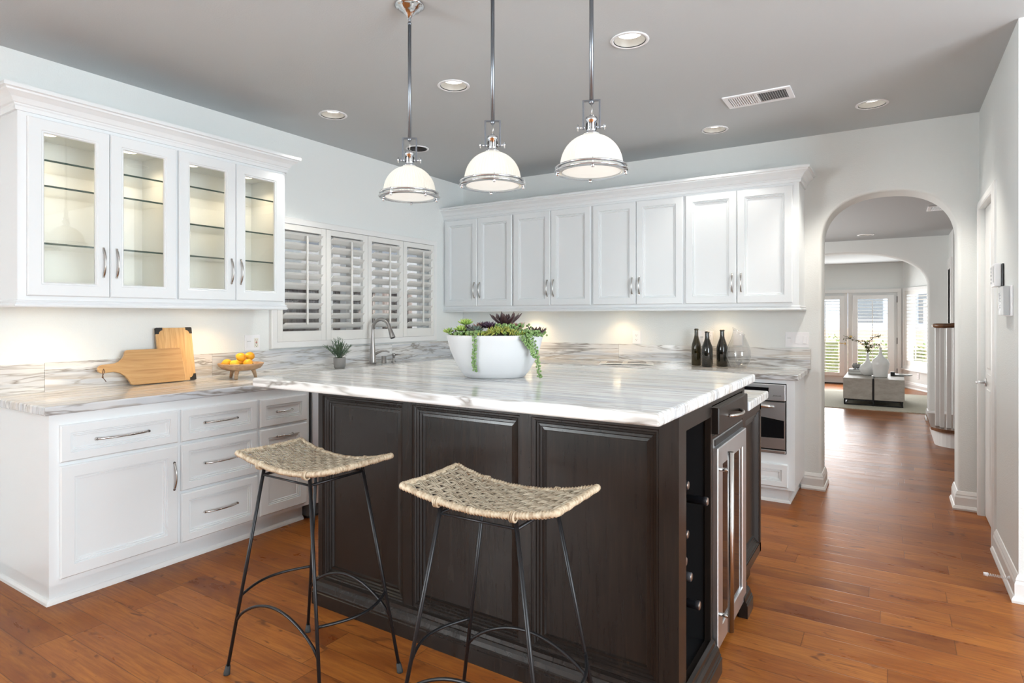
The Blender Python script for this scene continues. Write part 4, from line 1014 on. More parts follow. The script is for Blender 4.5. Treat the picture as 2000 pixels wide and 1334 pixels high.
# footed wooden bowl of lemons
fx, fy = -3.60, 2.40
t = thing('fruit_stand', 'round carved wooden dish on stubby legs holding yellow lemons', 'bowl', (fx, fy, ZW))
MB().lathe([(0, .053), (.085, .054), (.118, .066), (.136, .088), (.140, .097), (.136, .100), (.130, .094), (.112, .076), (.08, .066), (0, .064)], (fx, fy, ZW), 56).build('dish', 'acacia', t)
for k in range(3):
    a = rad(32 - 90 + 120 * k + 6); px, py = fx + .072 * math.cos(a), fy + .072 * math.sin(a); qx, qy = fx + .092 * math.cos(a), fy + .092 * math.sin(a)
    MB().tube([(px, py, ZW + .060), (px + (qx - px) * .6, py + (qy - py) * .6, ZW + .03), (qx, qy, ZW + .0)], [.014, .012, .009], 14).build('leg', 'acacia', t)
def lemon(c, r, ax, label, mt='lemon', stem=True):
    o_ = MB(); R = Vector((0, 0, 1)).rotation_difference(Vector(ax).normalized()).to_matrix()
    t = thing('lemon', label, 'lemon', c, 'lemons in the wooden dish')
    b = MB(); b.lathe([(0, -1.32), (.10, -1.28), (.22, -1.16), (.50, -.98), (.82, -.60), (.97, -.2), (1, .05), (.95, .4), (.76, .78), (.45, 1.04), (.2, 1.16), (0, 1.20)], (0, 0, 0), 24)
    b.v = [tuple(Vector(c) + R @ (Vector(q) * r)) for q in b.v]; b.build('peel', mt, t)
    if stem: q = Vector(c) + R @ Vector((0, 0, 1.19 * r)); MB().ball(q, r * .13, 8, 6).build('stem', 'stem_green', t)
vx = Vector((math.cos(rad(32)), math.sin(rad(32)), 0)); vy = Vector((-vx.y, vx.x, 0)); fc = Vector((fx, fy, ZW))
LP = lambda a, c, h: tuple(fc + vx * a + vy * c + Vector((0, 0, h)))
lemon(LP(-.075, -.035, .100), .0275, vx * 1 + vy * .2 + Vector((0, 0, .1)), 'lemon at the far left of the wooden dish')
lemon(LP(-.028, .052, .101), .027, vx + vy * .4, 'lemon at the back left of the wooden dish, behind the yellow one')
lemon(LP(-.012, -.066, .098), .025, vx * -.7 - vy * .75, 'bright yellow lemon in the front centre with its green stem end showing', 'lemon_yellow')
lemon(LP(.060, -.030, .100), .0275, vx * 1 + vy * -.15, 'lemon at the right of the wooden dish')
lemon(LP(.008, -.018, .139), .028, vx * 1 + Vector((0, 0, -.35)), 'front lemon of the two piled on top', stem=False)
lemon(LP(.040, .040, .142), .027, vx * .7 + vy * .8 + Vector((0, 0, -.2)), 'rear lemon of the two piled on top', stem=False)
# small potted plant
px_, py_ = -3.66, 3.285
t = thing('potted_plant', 'small bushy artificial plant in round grey concrete pot by the faucet', 'plant', (px_, py_, ZW))
MB().lathe([(0, 0), (.036, 0), (.042, .006), (.046, .030), (.0465, .080), (.044, .081), (.042, .078), (.040, .070), (0, .070)], (px_, py_, ZW), 36).build('pot', 'stone_pot', t)
MB().lathe([(0, .074), (.041, .071)], (px_, py_, ZW), 24).build('soil', 'soil', t)
b = MB(); bs = MB(); rn = random.Random(11)
for i in range(46):
    az = rn.uniform(0, 2 * PI); el = rad(rn.uniform(32, 88)); L = rn.uniform(.10, .165) * (.72 + .28 * math.sin(el)); d = Vector((math.cos(az) * math.cos(el), math.sin(az) * math.cos(el), math.sin(el)))
    o0 = Vector((px_ + rn.uniform(-.02, .02), py_ + rn.uniform(-.02, .02), ZW + .07)); bs.tube([o0, o0 + d * L * .5 + Vector((0, 0, .01)), o0 + d * L], .0011, 5)
    for j in range(26):
        s_ = .30 + .7 * j / 25; p = o0 + d * L * s_ + Vector((0, 0, .02 * s_ * (1 - s_))); dd = d * .8 + Vector((rn.uniform(-1, 1), rn.uniform(-1, 1), rn.uniform(-.3, .9))) * .75
        b.leaf(p, dd, (0.02, .03, 1), rn.uniform(.014, .026), .0042, .0012, .1, 3)
bs.build('stems', 'leaf_sage', t); tag(b.build('foliage', 'leaf_sage', t), kind='stuff')
# faucet
fx_, fy_ = -3.73, 3.71
t = thing('kitchen_faucet', 'tall brushed nickel gooseneck faucet in front of the shutters', 'faucet', (fx_, fy_, ZW))
dirv = Vector((1, .12, 0)).normalized(); zax = Vector((0, 0, 1)); pts = []; rs = []; o0 = Vector((fx_, fy_, ZW))
for h, r in ((0, .029), (.02, .0285), (.07, .026), (.12, .022), (.18, .0165), (.24, .014), (.29, .0135)): pts.append(o0 + zax * h); rs.append(r)
Rg = .088
for i in range(1, 13):
    a = rad(165) * i / 12; pts.append(o0 + zax * (.29 + Rg * math.sin(a)) + dirv * (Rg - Rg * math.cos(a))); rs.append(.0135 + .0015 * i / 12)
e = pts[-1]; dn = (pts[-1] - pts[-2]).normalized()
for s_, r in ((.02, .0165), (.05, .0195), (.085, .0225), (.095, .022)): pts.append(e + dn * s_); rs.append(r)
MB().tube(pts, rs, 24).build('spout', 'faucet', t)
MB().tube([pts[-1], pts[-1] + dn * .004], [.018, .017], 20).build('aerator', 'black', t)
b = MB(); hb = o0 + zax * .085 + Vector((.02, .012, 0)); hd = Vector((.8, .6, 0)).normalized()
b.tube([hb, hb + hd * .02 + zax * .012, hb + hd * .055 + zax * .026, hb + hd * .09 + zax * .026, hb + hd * .118 + zax * .014], [.012, .011, .0085, .007, .006], 14); b.build('lever', 'faucet', t)
o = MB().lathe([(0, 0), (.024, 0), (.024, .004), (.0215, .006), (.0215, .058), (.019, .061), (0, .061)], (-3.735, 3.848, ZW), 28).build('air_gap_cap', 'faucet'); tag(o, 'short brushed nickel cylinder cap beside the faucet', 'air gap')
t = thing('soap_dispenser', 'small brushed nickel soap pump to the right of the faucet', 'soap dispenser', (-3.742, 3.978, ZW))
MB().lathe([(0, 0), (.022, 0), (.022, .004), (.012, .012), (.011, .05), (.016, .052), (.017, .072), (.012, .076), (0, .077)], (-3.742, 3.978, ZW), 24).build('pump_body', 'faucet', t)
MB().tube([(-3.742, 3.978, ZW + .064), (-3.70, 3.99, ZW + .068), (-3.675, 3.998, ZW + .064)], .005, 10).build('nozzle', 'faucet', t)

# ------------------------------------------------------------------ things on the back worktop
def bottle(x, y, r, h, label, mt):
    t = thing('wine_bottle', label, 'bottle', (x, y, ZW), 'empty wine bottles on the back worktop')
    s_ = h
    MB().lathe([(0, .012), (r * .6, .006), (r * .9, 0), (r, .004), (r, s_ * .50), (r * .93, s_ * .57), (r * .70, s_ * .67), (r * .48, s_ * .76), (r * .40, s_ * .82), (r * .37, s_ * .965), (r * .37, s_), (r * .28, s_), (r * .26, s_ * .9)], (x, y, ZW), 36).build('glass_body', mt, t)
    MB().lathe_open([(r * .37, s_ * .955), (r * .44, s_ * .96), (r * .45, s_ * .985), (r * .38, s_ * .995), (r * .37, s_ * .955)], (x, y, ZW), 24).build('lip', mt, t)
bottle(-1.375, 5.035, .039, .302, 'olive green empty wine bottle, left of three by the backsplash', 'bottle')
bottle(-1.262, 4.935, .043, .283, 'dark empty wine bottle, middle of three by the backsplash', 'bottle_dark')
bottle(-1.170, 5.040, .044, .296, 'dark empty wine bottle, right of three beside the glass decanter', 'bottle_dark')
t = thing('glass_decanter', 'clear blown glass decanter with slanted lip, right of the wine bottles', 'decanter', (-1.03, 4.98, ZW))
b = MB(); b.lathe_open([(.0, .012), (.03, .004), (.052, .002), (.078, .035), (.092, .085), (.092, .12), (.080, .17), (.062, .215), (.048, .25), (.043, .272), (.045, .285)], (-1.03, 4.98, ZW), 48)
b.v = [(v[0], v[1], v[2] + (max(0, v[2] - ZW - .24) * ((-(v[0] + 1.03)) * 14) if v[2] > ZW + .24 else 0)) for v in b.v]
b.build('vessel', 'decanter', t)
MB().tube([(-1.03 + .046 * math.cos(2 * PI * k / 32), 4.98 + .046 * math.sin(2 * PI * k / 32), ZW + .285 + (.045 * 14 * -.046 * math.cos(2 * PI * k / 32))) for k in range(32)], .0016, 6, closed=True).build('rim', 'gloss_white', t)
MB().lathe_open([(.0, .012), (.02, .030), (.028, .055), (.02, .062), (0, .064)], (-1.03, 4.98, ZW), 24).build('punt', 'decanter', t)
t = thing('open_magazine', 'open magazine with photo pages lying on the back worktop', 'magazine', (-1.98, 4.9, ZW))
vr = rad(20)
def pg(a0, a1, c0, c1, h0, h1, nm, mt, th=.004):
    b = MB(); vs = []; 
    for i in range(9):
        s_ = i / 8; a = a0 + (a1 - a0) * s_; h = h0 + (h1 - h0) * s_ + .004 * math.sin(PI * s_)
        for c in (c0, c1): 
            X = -1.93 + a * math.cos(vr) - c * math.sin(vr); Y = 4.90 + a * math.sin(vr) + c * math.cos(vr); vs += [(X, Y, ZW + h), (X, Y, ZW + h + th)]
    fs = []
    for i in range(8):
        q = i * 4; fs += [(q, q + 4, q + 6, q + 2), (q + 1, q + 3, q + 7, q + 5), (q, q + 1, q + 5, q + 4), (q + 2, q + 6, q + 7, q + 3)]
    fs += [(0, 2, 3, 1), (32, 33, 35, 34)]
    b.add(vs, fs); return b.build(nm, mt, t)
pg(-.225, .0, -.14, .14, .0, .002, 'left_page', 'page'); pg(.0, .225, -.14, .14, .002, .0, 'right_page', 'page')
pg(-.20, -.02, -.06, .13, .0046, .0063, 'left_photo', 'photo', .0004); pg(.01, .20, -.06, .13, .0065, .0046, 'right_photo', 'photo', .0004)

# ------------------------------------------------------------------ wall plates
def plate(F, u0, u1, z0, z1, label, gangs, cat='switch plate'):
    p0 = F(u0, 0, z0); t = thing('wall_plate', label, cat, p0)
    MB().fbox(F, u0, u1, 0, .006, z0, z1).build('cover', 'white_plastic', t, .002)
    zc = (z0 + z1) / 2; k = len(gangs); sp = (u1 - u0) / k
    for i, g_ in enumerate(gangs):
        uc = u0 + sp * (i + .5); hw = .0165; hh_ = .033
        if g_ == 'out' or g_ == 'gfci':
            MB().fbox(F, uc - hw, uc + hw, .006, .008, zc - hh_, zc + hh_).build('outlet', 'ivory' if g_ == 'gfci' else 'white_plastic', t, .001)
            b = MB()
            for dz in (-.019, .019):
                for du in (-.006, .006): b.fbox(F, uc + du - .001, uc + du + .001, .008, .0084, zc + dz - .002, zc + dz + .005)
                b.fbox(F, uc - .002, uc + .002, .008, .0084, zc + dz - .010, zc + dz - .006)
            b.build('slots', 'black', t)
            if g_ == 'gfci':
                MB().fbox(F, uc - .006, uc + .006, .008, .0095, zc + .001, zc + .006).build('reset_button', 'red', t); MB().fbox(F, uc - .005, uc + .005, .008, .0095, zc - .006, zc - .001).build('test_button', 'black', t)
        elif g_ == 'sw':
            MB().fbox(F, uc - hw, uc + hw, .006, .0075, zc - hh_, zc + hh_).build('switch_frame', 'white_plastic', t)
            MB().fbox(F, uc - hw + .003, uc + hw - .003, .0075, .011, zc - hh_ + .003, zc + hh_ - .003).build('rocker', 'white_plastic', t, .0015)
        elif g_ == 'dim':
            MB().fbox(F, uc - hw, uc + hw, .006, .0075, zc - hh_, zc + hh_).build('switch_frame', 'white_plastic', t)
            MB().fbox(F, uc - .012, uc + .012, .0075, .0105, zc - .030, zc + .008).build('paddle', 'white_plastic', t, .001)
            MB().fbox(F, uc - .012, uc + .012, .0075, .0155, zc + .010, zc + .014).build('slider', 'grey_plastic', t)
    return t
plate(FL(XL), 2.592, 2.712, 1.078, 1.188, 'white double plate with dimmer and red-button outlet, above the fruit dish', ['dim', 'gfci'], 'wall outlet')
plate(FB(YB), -1.967, -1.890, 1.077, 1.192, 'white single wall outlet above the open magazine', ['out'], 'wall outlet')
plate(FB(YB), -1.385, -1.262, 1.078, 1.198, 'white switch and outlet plate behind the wine bottles', ['dim', 'out'], 'wall outlet')
plate(FB(YB), -1.105, -1.030, 1.082, 1.199, 'white blank wall plate behind the glass decanter', ['blank'], 'wall plate')
plate(FB(YB), -.714, -.548, 1.081, 1.199, 'white three-switch plate next to the archway', ['dim', 'sw', 'sw'], 'light switch')

# ------------------------------------------------------------------ pantry door, keypads, door stop
FRr = FR(XR)
dd = thing('door_1', None, None, (XR + .01, DY0, 0)); dd['kind'] = S
b = MB(); FD = FR(XR + .022)
b.fbox(FD, DY0 + .003, DY1 - .003, -.035, 0, .010, DZ - .003); b.build('slab', 'trim', dd)
RPd = [(0, 0), (0, .001), (.006, .001), (.010, -.004), (.018, -.004), (.030, .004), (.034, .004)]
def panel_arch(u0, u1, z0, z1, arch):
    k = 10; out = [(u0, z0), (u1, z0)] + [(u1 - (u1 - u0) * i / k, z1 - arch * (1 - ((i / k)) ** 1.5 if True else 0)) for i in range(k + 1)]
    return out
um = (DY0 + DY1) / 2
for (u0, u1, z0, z1, rise) in ((DY0 + .10, um - .03, .95, 1.80, 1), (um + .03, DY1 - .10, .95, 1.80, -1), (DY0 + .10, um - .03, .20, .86, 0), (um + .03, DY1 - .10, .20, .86, 0)):
    b = MB(); k = 10; tops = []
    for i in range(k + 1):
        s_ = i / k; e_ = (s_ if rise > 0 else 1 - s_) if rise else 0
        tops.append((u1 - (u1 - u0) * s_ if False else u0 + (u1 - u0) * s_, z1 + (.11 * math.sin(e_ * PI / 2) ** 2 - .05 if rise else 0)))
    outer = [(u1, z0), (u0, z0)] + tops; c_ = Vector((sum(p[0] for p in outer) / len(outer), sum(p[1] for p in outer) / len(outer)))
    vs = []; fs = []; lv = [(1, .0005), (.93, -.005), (.86, -.005), (.74, .005), (.70, .005)]
    for f_, d_ in lv:
        for p in outer: sx = (p[0] - c_.x); sz = (p[1] - c_.y); hw_ = (u1 - u0) / 2; hz_ = (z1 - z0) / 2; ins = (1 - f_) * hw_; vs.append(FD(c_.x + sx * (1 - ins / hw_), d_ + .0005, c_.y + sz * (1 - ins / hz_)))
    q = len(outer)
    for j in range(len(lv) - 1):
        for i in range(q): l = (i + 1) % q; fs.append((j * q + i, j * q + l, (j + 1) * q + l, (j + 1) * q + i))
    fs.append(tuple((len(lv) - 1) * q + i for i in range(q))); b.add(vs, fs); b.build('door_panel', 'trim', dd)
b = MB(); hy, hz = DY1 - .06, .89
b.v and None
b.tube([FD(hy, 0, hz), FD(hy, .010, hz)], [.028, .026], 20); b.tube([FD(hy, .010, hz), FD(hy, .05, hz)], .009, 12); b.tube([FD(hy, .047, hz), FD(hy - .04, .052, hz + .002), FD(hy - .10, .048, hz + .004)], [.010, .009, .008], 12)
tag(b.build('lever_handle', 'steel', dd), 'brushed steel lever handle')
b = MB()
for z in (.25, 1.75): b.fbox(FD, DY0 - .006, DY0 + .012, .0, .006, z, z + .09); b.tube([FD(DY0 + .003, .008, z), FD(DY0 + .003, .008, z + .09)], .005, 8)
b.build('hinges', 'nickel', dd)
CAS = [(0, 0), (0, .014), (.008, .019), (.040, .017), (.050, .012), (.058, .010), (.062, 0)]
b = MB(); cw = .062
vs = []
path = [(DY0, 0), (DY0, DZ), (DY1, DZ), (DY1, 0)]; sg = [(-1, 0), (-1, 1), (1, 1), (1, 0)]
for (p, s_) in zip(path, sg):
    for (o_, d_) in CAS: vs.append(FRr(p[0] + s_[0] * o_, d_, p[1] + s_[1] * o_))
q = len(CAS); fs = []
for i in range(3):
    for a in range(q): l = (a + 1) % q; fs.append((i * q + a, i * q + l, (i + 1) * q + l, (i + 1) * q + a))
b.add(vs, fs); b.build('trim_2', 'trim', kind=S)
t = thing('wall_intercom', 'small white wall box above the thermostat, right of the pantry door', 'wall device', (XR, 4.06, 1.47))
MB().fbox(FRr, 4.045, 4.20, 0, .010, 1.475, 1.598).build('back_plate', 'black', t, .003); MB().fbox(FRr, 4.055, 4.20, .010, .040, 1.478, 1.60).build('case', 'white_plastic', t, .006)
MB().fbox(FRr, 4.075, 4.10, .040, .0412, 1.50, 1.585).build('grille', 'grey_plastic', t)
b = MB()
for k in range(5): b.fbox(FRr, 4.165, 4.185, .040, .043, 1.495 + k * .02, 1.505 + k * .02)
b.build('buttons', 'grey_plastic', t)
t = thing('thermostat', 'grey and white keypad panel on the right wall, below the small white box', 'thermostat', (XR, 3.80, 1.32))
MB().fbox(FRr, 3.765, 4.00, 0, .010, 1.322, 1.472).build('back_plate', 'white_plastic', t, .003); MB().fbox(FRr, 3.80, 3.90, .010, .034, 1.325, 1.470).build('flip_cover', 'grey_plastic', t, .003)
MB().fbox(FRr, 3.90, 3.995, .010, .030, 1.326, 1.468).build('panel', 'thermo', t, .002); MB().fbox(FRr, 3.94, 3.985, .030, .0312, 1.395, 1.44).build('display', 'black', t)
b = MB()
for k in range(6): b.fbox(FRr, 3.91, 3.925, .030, .0325, 1.350 + k * .016, 1.359 + k * .016)
b.fbox(FRr, 3.945, 3.965, .030, .033, 1.362, 1.378); b.build('buttons', 'white_plastic', t)
t = thing('door_stop', 'white spring door stop on the baseboard, right edge', 'door stop', (XR - .017, 3.72, .06))
b = MB(); pts = [(XR - .017 - .085 * i / 90, 3.735 + .0065 * math.cos(i * .9), .062 + .0065 * math.sin(i * .9)) for i in range(91)]; b.tube(pts, .0012, 5); b.build('spring', 'white_plastic', t)
MB().tube([(XR - .100, 3.735, .062), (XR - .118, 3.735, .062)], [.0095, .0085], 12).build('rubber_tip', 'white_plastic', t)
MB().tube([(XR - .016, 3.735, .062), (XR - .024, 3.735, .062)], [.012, .010], 12).build('mount', 'white_plastic', t)

# ------------------------------------------------------------------ hall: stairs with balusters and handrail
stairs = thing('staircase', 'white staircase with walnut treads rising to the right behind the archway', 'stairs', (.34, 7.5, 0))
def step(x0, y0, y1, z, nm, first=False):
    r = .20; pts = []
    if first:
        for i in range(9): a = rad(180 + 90 * i / 8); pts.append((x0 + r + r * math.cos(a), y0 + r + r * math.sin(a)))
        pts += [(2.3, y0), (2.3, y1), (x0, y1)]
    else: pts = [(x0, y0), (2.3, y0), (2.3, y1), (x0, y1)]
    def slab(inset, za, zb, mt, n_):
        q = [(max(p[0], x0) + (inset if p[0] < x0 + .21 else 0), p[1] + (inset if p[1] < y0 + .21 else 0)) for p in pts]
        k = len(q); b = MB(); b.add([(p[0], p[1], za) for p in q] + [(p[0], p[1], zb) for p in q], [tuple(range(k))[::-1], tuple(range(k, 2 * k))] + [(i, (i + 1) % k, k + (i + 1) % k, k + i) for i in range(k)])
        return b.build(n_, mt, stairs)
    slab(.035, z - .18 if not first else 0, z - .030, 'trim', 'riser'); slab(0, z - .030, z, 'rail', 'tread')
step(.325, 7.42, 8.62, .185, 'a', True); step(.60, 7.42, 8.62, .36, 'b'); step(.88, 7.42, 8.62, .54, 'c'); step(1.16, 7.42, 8.62, .72, 'd'); step(1.44, 7.42, 8.62, .9, 'e')
for i, (x, y) in enumerate(((.385, 7.66), (.42, 7.575), (.475, 7.555), (.53, 7.555), (.66, 7.56), (.76, 7.56))):
    zb = .187 if x < .6 else .362
    MB().box(x - .019, x + .019, y - .019, y + .019, zb, 1.205 + (0 if x < .6 else (x - .55) * 1.0)).build('baluster', 'trim', stairs, .003)
b = MB(); rp = []
for i in range(11): a = rad(150 + 130 * i / 10); rp.append((.455 + .085 * math.cos(a), 7.64 + .085 * math.sin(a), 1.225))
rp += [(.55, 7.555, 1.235), (.62, 7.555, 1.29), (.72, 7.555, 1.40), (1.0, 7.555, 1.70), (1.5, 7.555, 2.2)]
b.tube(rp, [.034] * len(rp), 14, flat=.72)
b.build('handrail', 'rail', stairs)
MB().lathe([(0, 0), (.07, 0), (.08, .012), (.08, .036), (.07, .045), (0, .045)], (.455, 7.64, 1.203), 28).build('volute', 'rail', stairs)
# hall door on the right wall
hd = thing('door_2', None, None, (.583, 8.7, .2)); hd['kind'] = S
FH = FR(.583); b = MB(); b.fbox(FH, 8.68, 9.22, 0, .018, .18, 2.02); b.build('casing', 'trim', hd); b = MB(); b.rings(FH, 8.74, 9.16, .2, 1.96, [(0, .018), (0, .020), (.07, .020), (.08, .012), (.1, .012), (.11, .018)]); b.build('slab', 'trim', hd)

# ------------------------------------------------------------------ far room
rug = MB().box(-2.4, 0.70, 9.90, 12.15, .0, .012).build('area_rug', 'rug'); tag(rug, 'pale beige woven rug in the far room under the coffee table', 'rug')
ct = thing('coffee_table', 'grey block coffee table on low black metal base in the far room', 'coffee table', (-.24, 10.75, .012))
TR = rad(-11.5)   # turned slightly
CX, CY = -.250, 10.79
def TT(a, c): return (CX + a * math.cos(TR * -1) * 1 - c * math.sin(TR * -1), CY + a * math.sin(TR * -1) + c * math.cos(TR * -1))
TR = rad(0.0)
def tbox(b, a0, a1, c0, c1, z0, z1):
    vs = []
    for a in (a0, a1):
        for c in (c0, c1):
            for z in (z0, z1): p = TT(a, c); vs.append((p[0], p[1], z))
    b.add(vs, [(0, 1, 3, 2), (4, 6, 7, 5), (0, 4, 5, 1), (2, 3, 7, 6), (0, 2, 6, 4), (1, 5, 7, 3)])
for a0, a1 in ((-.385, -.010), (.010, .385)):
    b = MB(); tbox(b, a0, a1, -.52, .52, .100, .41); b.build('block', 'shagreen', ct, .004)
b = MB()
for c in (-.50, .50): tbox(b, -.37, .37, c - .012, c + .012, .08, .10); tbox(b, -.37, .37, c - .012, c + .012, .012, .030)
for a in (-.365, .355):
    for c in (-.50, .50): tbox(b, a - .012, a + .012, c - .012, c + .012, .03, .08)
    tbox(b, a - .012, a + .012, -.5, .5, .08, .10); tbox(b, a - .012, a + .012, -.5, .5, .012, .030)
tbox(b, -.009, .009, -.53, .53, .012, .413)
b.build('metal_frame', 'iron', ct)
ZTb = .4142
t = thing('vase', 'white long-necked vase holding leafy branches on the coffee table', 'vase', (-.335, 10.80, ZTb))
vv = (-.335, 10.80, ZTb)
MB().lathe([(0, 0), (.055, 0), (.085, .025), (.110, .075), (.112, .115), (.090, .155), (.050, .190), (.028, .225), (.020, .27), (.019, .335), (.024, .345), (.018, .345), (.014, .26)], vv, 36).build('body', 'gloss_white', t)
b = MB(); bs = MB(); rn = random.Random(21)
def branch(dirs, L):
    p = Vector(vv) + Vector((0, 0, .33)); pts = [p.copy()]
    for i, d in enumerate(dirs): p = p + (Rb @ Vector(d)).normalized() * L / len(dirs); pts.append(p.copy())
    bs.tube(pts, .0035, 6)
    for i in range(72):
        s_ = (.18 + .82 * i / 72) * (len(pts) - 1); k = min(int(s_), len(pts) - 2); q = pts[k].lerp(pts[k + 1], s_ - k)
        off = Rb @ Vector((rn.uniform(-.03, .03), rn.uniform(-.02, .02), rn.uniform(-.035, .035)))
        b.leaf(q + off * .7, Vector((rn.uniform(-1, 1), rn.uniform(-1, 1), rn.uniform(-.6, .7))), (0, .1, 1), rn.uniform(.035, .055), .016, .003, .1, 3)
branch([(-.2, 0, 1), (-.7, -.1, .7), (-.9, 0, .5), (-1, .1, .25), (-1, 0, .1)], .48)
branch([(.1, 0, 1), (.2, .1, 1), (.7, 0, .6), (1, 0, .2)], .40); branch([(-.1, 0, 1), (.05, .1, .9), (-.5, 0, .5)], .22); branch([(.3, 0, 1), (.8, 0, .35), (1, 0, 0)], .28)
bs.build('twigs', 'twine', t); tag(b.build('leaves', 'leaf_olive', t), kind='stuff')
t = MB().lathe([(0, 0), (.090, 0), (.094, .01), (.100, .09), (.118, .18), (.118, .215), (.095, .265), (.050, .300), (.027, .335), (.018, .39), (.018, .43), (.024, .44), (.018, .44), (.013, .36)], (-.165, 10.62, ZTb), 36).build('vase', 'gloss_white')
tag(t, 'taller shouldered white vase without flowers on the coffee table', 'vase')
t = thing('book', 'thick pale book lying at the bottom of the coffee table stack', 'book', (-.50, 10.95, ZTb))
MB().box(-.60, -.37, 10.93, 11.17, ZTb + .004, ZTb + .038).build('pages', 'page', t); MB().box(-.605, -.365, 10.925, 11.17, ZTb, ZTb + .004).box(-.605, -.365, 10.925, 11.17, ZTb + .038, ZTb + .042).box(-.605, -.601, 10.925, 11.17, ZTb, ZTb + .042).build('cover', 'book', t)
t = thing('book', 'dark-edged book lying on top of the pale book', 'book', (-.50, 10.95, ZTb + .043))
MB().box(-.595, -.38, 10.94, 11.16, ZTb + .046, ZTb + .068).build('pages', 'page', t); MB().box(-.60, -.375, 10.935, 11.16, ZTb + .0425, ZTb + .0455).box(-.60, -.375, 10.935, 11.16, ZTb + .0685, ZTb + .0715).box(-.60, -.597, 10.935, 11.16, ZTb + .0425, ZTb + .0715).build('cover', 'grey_dark', t)
b = MB(); rn = random.Random(9)
for i in range(26): b.ball((-.475 + rn.uniform(-.06, .06), 11.05 + rn.uniform(-.05, .05), ZTb + .103 + rn.uniform(-.012, .05)), rn.uniform(.014, .028), 7, 5)
tag(b.build('coral_ornament', 'grey_stone'), 'knobbly grey coral ornament on the stacked books', 'ornament')
tag(MB().box(-.04, .02, 10.92, 10.98, ZTb, ZTb + .055).build('candle_box', 'black', None, .008), 'small black box behind the taller vase', 'box')
tag(MB().lathe([(0, 0), (.14, 0), (.15, .012), (.14, .02), (0, .02)], (-.05 + .15, 11.05, ZTb), 32).build('marble_tray', 'stone_x'), 'round pale marble tray at the right side of the coffee table', 'tray')

def french(n, x0, x1, label_handle, hx):
    d = thing('door_%d' % n, None, None, (x0, Y3, 0)); d['kind'] = S
    F = FB(Y3 + .05); xm0, xm1 = x0 + .095, x1 - .095; gz0, gz1 = .195, 1.655
    b = MB(); b.fbox(F, x0, xm0, 0, .045, .02, FDZ); b.fbox(F, xm1, x1, 0, .045, .02, FDZ); b.fbox(F, xm0, xm1, 0, .045, .02, gz0); b.fbox(F, xm0, xm1, 0, .045, gz1, FDZ); b.build('leaf', 'trim', d)
    sx0, sx1 = x0 + .082, x1 - .052
    s = thing('plantation_shutter', 'white shutter panel on the ' + ('left' if n == 3 else 'right') + ' french door in the far room', 'shutter', (sx0, Y3, .17), 'shutters on the french doors')
    b = MB(); F2 = FB(Y3 - .003); ox0, ox1 = sx0 + .085, sx1 - .105
    if n == 3: ox0, ox1 = sx0 + .10, sx1 - .085
    b.fbox(F2, sx0, ox0, 0, .035, .155, 1.728); b.fbox(F2, ox1, sx1, 0, .035, .155, 1.728); b.fbox(F2, ox0, ox1, 0, .035, .155, .225); b.fbox(F2, ox0, ox1, 0, .035, 1.655, 1.728); b.build('frame', 'trim', s, .003)
    b = MB(); louvers(b, F2, ox0, ox1, .23, 1.65, 23, .058, rad(-6), .016, .008); b.build('slats', 'louver', s)
    mid = (ox0 + ox1) / 2; MB().fbox(F2, mid - .006, mid + .006, .045, .055, .26, 1.62).build('tilt_rod', 'louver', s)
    MB().fbox(F, xm0, xm1, .02, .025, gz0, gz1).build('glass_pane', 'pane', d)
    return d
d3 = french(3, FDX0, -.756, '', -.81); d4 = french(4, -.750, FDX1, '', -.70)
F = FB(Y3 + .005)
b = MB(); b.tube([F(-.812, 0, .79), F(-.812, .012, .79)], .028, 16); b.tube([F(-.812, .01, .79), F(-.812, .04, .79)], .009, 8); b.tube([F(-.812, .04, .79), F(-.90, .045, .80)], [.010, .008], 8); b.build('lever_handle', 'brass', d3)
b = MB(); b.tube([F(-.700, 0, .925), F(-.700, .014, .925)], .026, 16); b.build('deadbolt', 'brass', d4)
b = MB()
for z in (.22, .80, 1.58): b.fbox(F, .052, .066, -.002, .010, z, z + .12)
b.build('hinges', 'bronze', d4)
b = MB(); F = FB(Y3); b.fbox(F, FDX1, FDX1 + .065, 0, .02, 0, FDZ + .07); b.fbox(F, FDX0 - .065, FDX0, 0, .02, 0, FDZ + .07); b.fbox(F, FDX0 - .065, FDX1 + .065, 0, .022, FDZ, FDZ + .07); b.build('trim_3', 'trim', None, .004, kind=S)
MB().box(FDX0, FDX1, Y3 + .0, Y3 + .16, 0, .018).build('trim_4', 'bronze', kind=S)
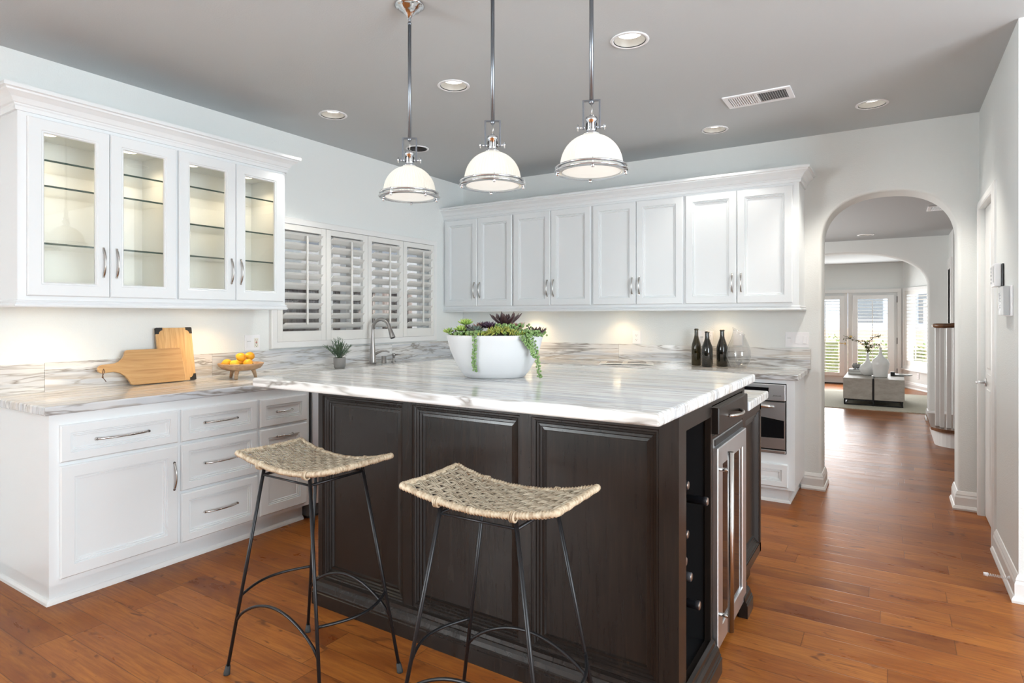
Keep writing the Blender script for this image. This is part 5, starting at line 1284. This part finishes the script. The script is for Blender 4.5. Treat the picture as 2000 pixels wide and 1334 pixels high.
# bay window with shutters
b = MB(); b.rings(FBay, bu0 - .06, bu1 + .06, bz0 - .06, bz1 + .05, [(0, 0), (0, .022), (.06, .022), (.065, .0)], False); bw = b.build('window_2', 'trim', kind=S)
b = MB(); b.fbox(FBay, bu0 - .09, bu1 + .09, 0, .05, bz0 - .085, bz0 - .06); b.build('window_sill', 'trim', bw)
MB().fbox(FBay, bu0, bu1, -.08, -.075, bz0, bz1).build('window_pane', 'pane', bw)
s = thing('plantation_shutter', 'white slatted shutter on the angled bay window in the far room', 'shutter', FBay(bu0, 0, bz0))
b = MB(); b.fbox(FBay, bu0, bu0 + .07, -.02, .012, bz0, bz1); b.fbox(FBay, bu1 - .07, bu1, -.02, .012, bz0, bz1); b.fbox(FBay, bu0 + .07, bu1 - .07, -.02, .012, bz0, bz0 + .09); b.fbox(FBay, bu0 + .07, bu1 - .07, -.02, .012, bz1 - .08, bz1); b.build('frame', 'louver', s)
b = MB(); louvers(b, FBay, bu0 + .07, bu1 - .07, bz0 + .095, bz1 - .085, 19, .058, rad(8), 0, .009); b.build('slats', 'louver', s)
um = (bu0 + bu1) / 2; MB().fbox(FBay, um - .008, um + .008, .03, .04, bz0 + .12, bz1 - .12).build('tilt_rod', 'louver', s)
plate(FBay, .50, .57, .20, .31, 'small white outlet low on the bay wall under the window', ['out'], 'wall outlet')

# ------------------------------------------------------------------ garden beyond the french doors
MB().box(-12, 12, 13.7, 40, -.25, -.02).build('ground', 'patio', kind=S)
def hedge(x0, x1, y, h, label, sd):
    rn = random.Random(sd); b = MB(); n_ = int((x1 - x0) * 260 * h)
    for i in range(n_):
        p = (rn.uniform(x0, x1), y + rn.uniform(-.22, .25), rn.uniform(.0, h) + .04 * math.sin(i)); b.leaf(p, (rn.uniform(-1, 1), rn.uniform(-1, 1), rn.uniform(-.4, 1)), (.1, .2, 1), rn.uniform(.06, .12), .045, .006, .2, 3)
    t = thing('hedge', label, 'hedge', (x0, y, 0)); tag(b.build('foliage', 'hedge', t), kind='stuff'); MB().box(x0 + .1, x1 - .1, y - .08, y + .12, -.02, h * .8).build('core', 'leaf_olive', t)
hedge(-2.6, -.95, 15.4, .95, 'leafy green hedge outside the left french door', 1); hedge(-.9, .9, 15.6, .75, 'leafy green hedge outside the right french door', 2)
hedge(1.0, 3.4, 14.6, 1.15, 'leafy shrubs outside the bay window', 3)
tag(MB().box(-6, 6, 17.0, 17.25, -.02, 1.02).build('garden_wall', 'terracotta'), 'low terracotta garden wall outside the french doors', 'wall')
t = thing('garden_house', 'pale blue-grey house with dark windows across the garden', 'building', (-6, 24, 0))
MB().box(-8, 8, 24, 28, -.02, 3.2).build('wall', 'house', t)
for x in (-3.4, -1.2, .7, 3.0): MB().box(x, x + .9, 23.95, 24, 1.1, 2.2).build('window', 'dark_window', t)
MB().box(-8.4, 8.4, 23.4, 28.5, 3.2, 3.5).build('roof', 'fence', t)
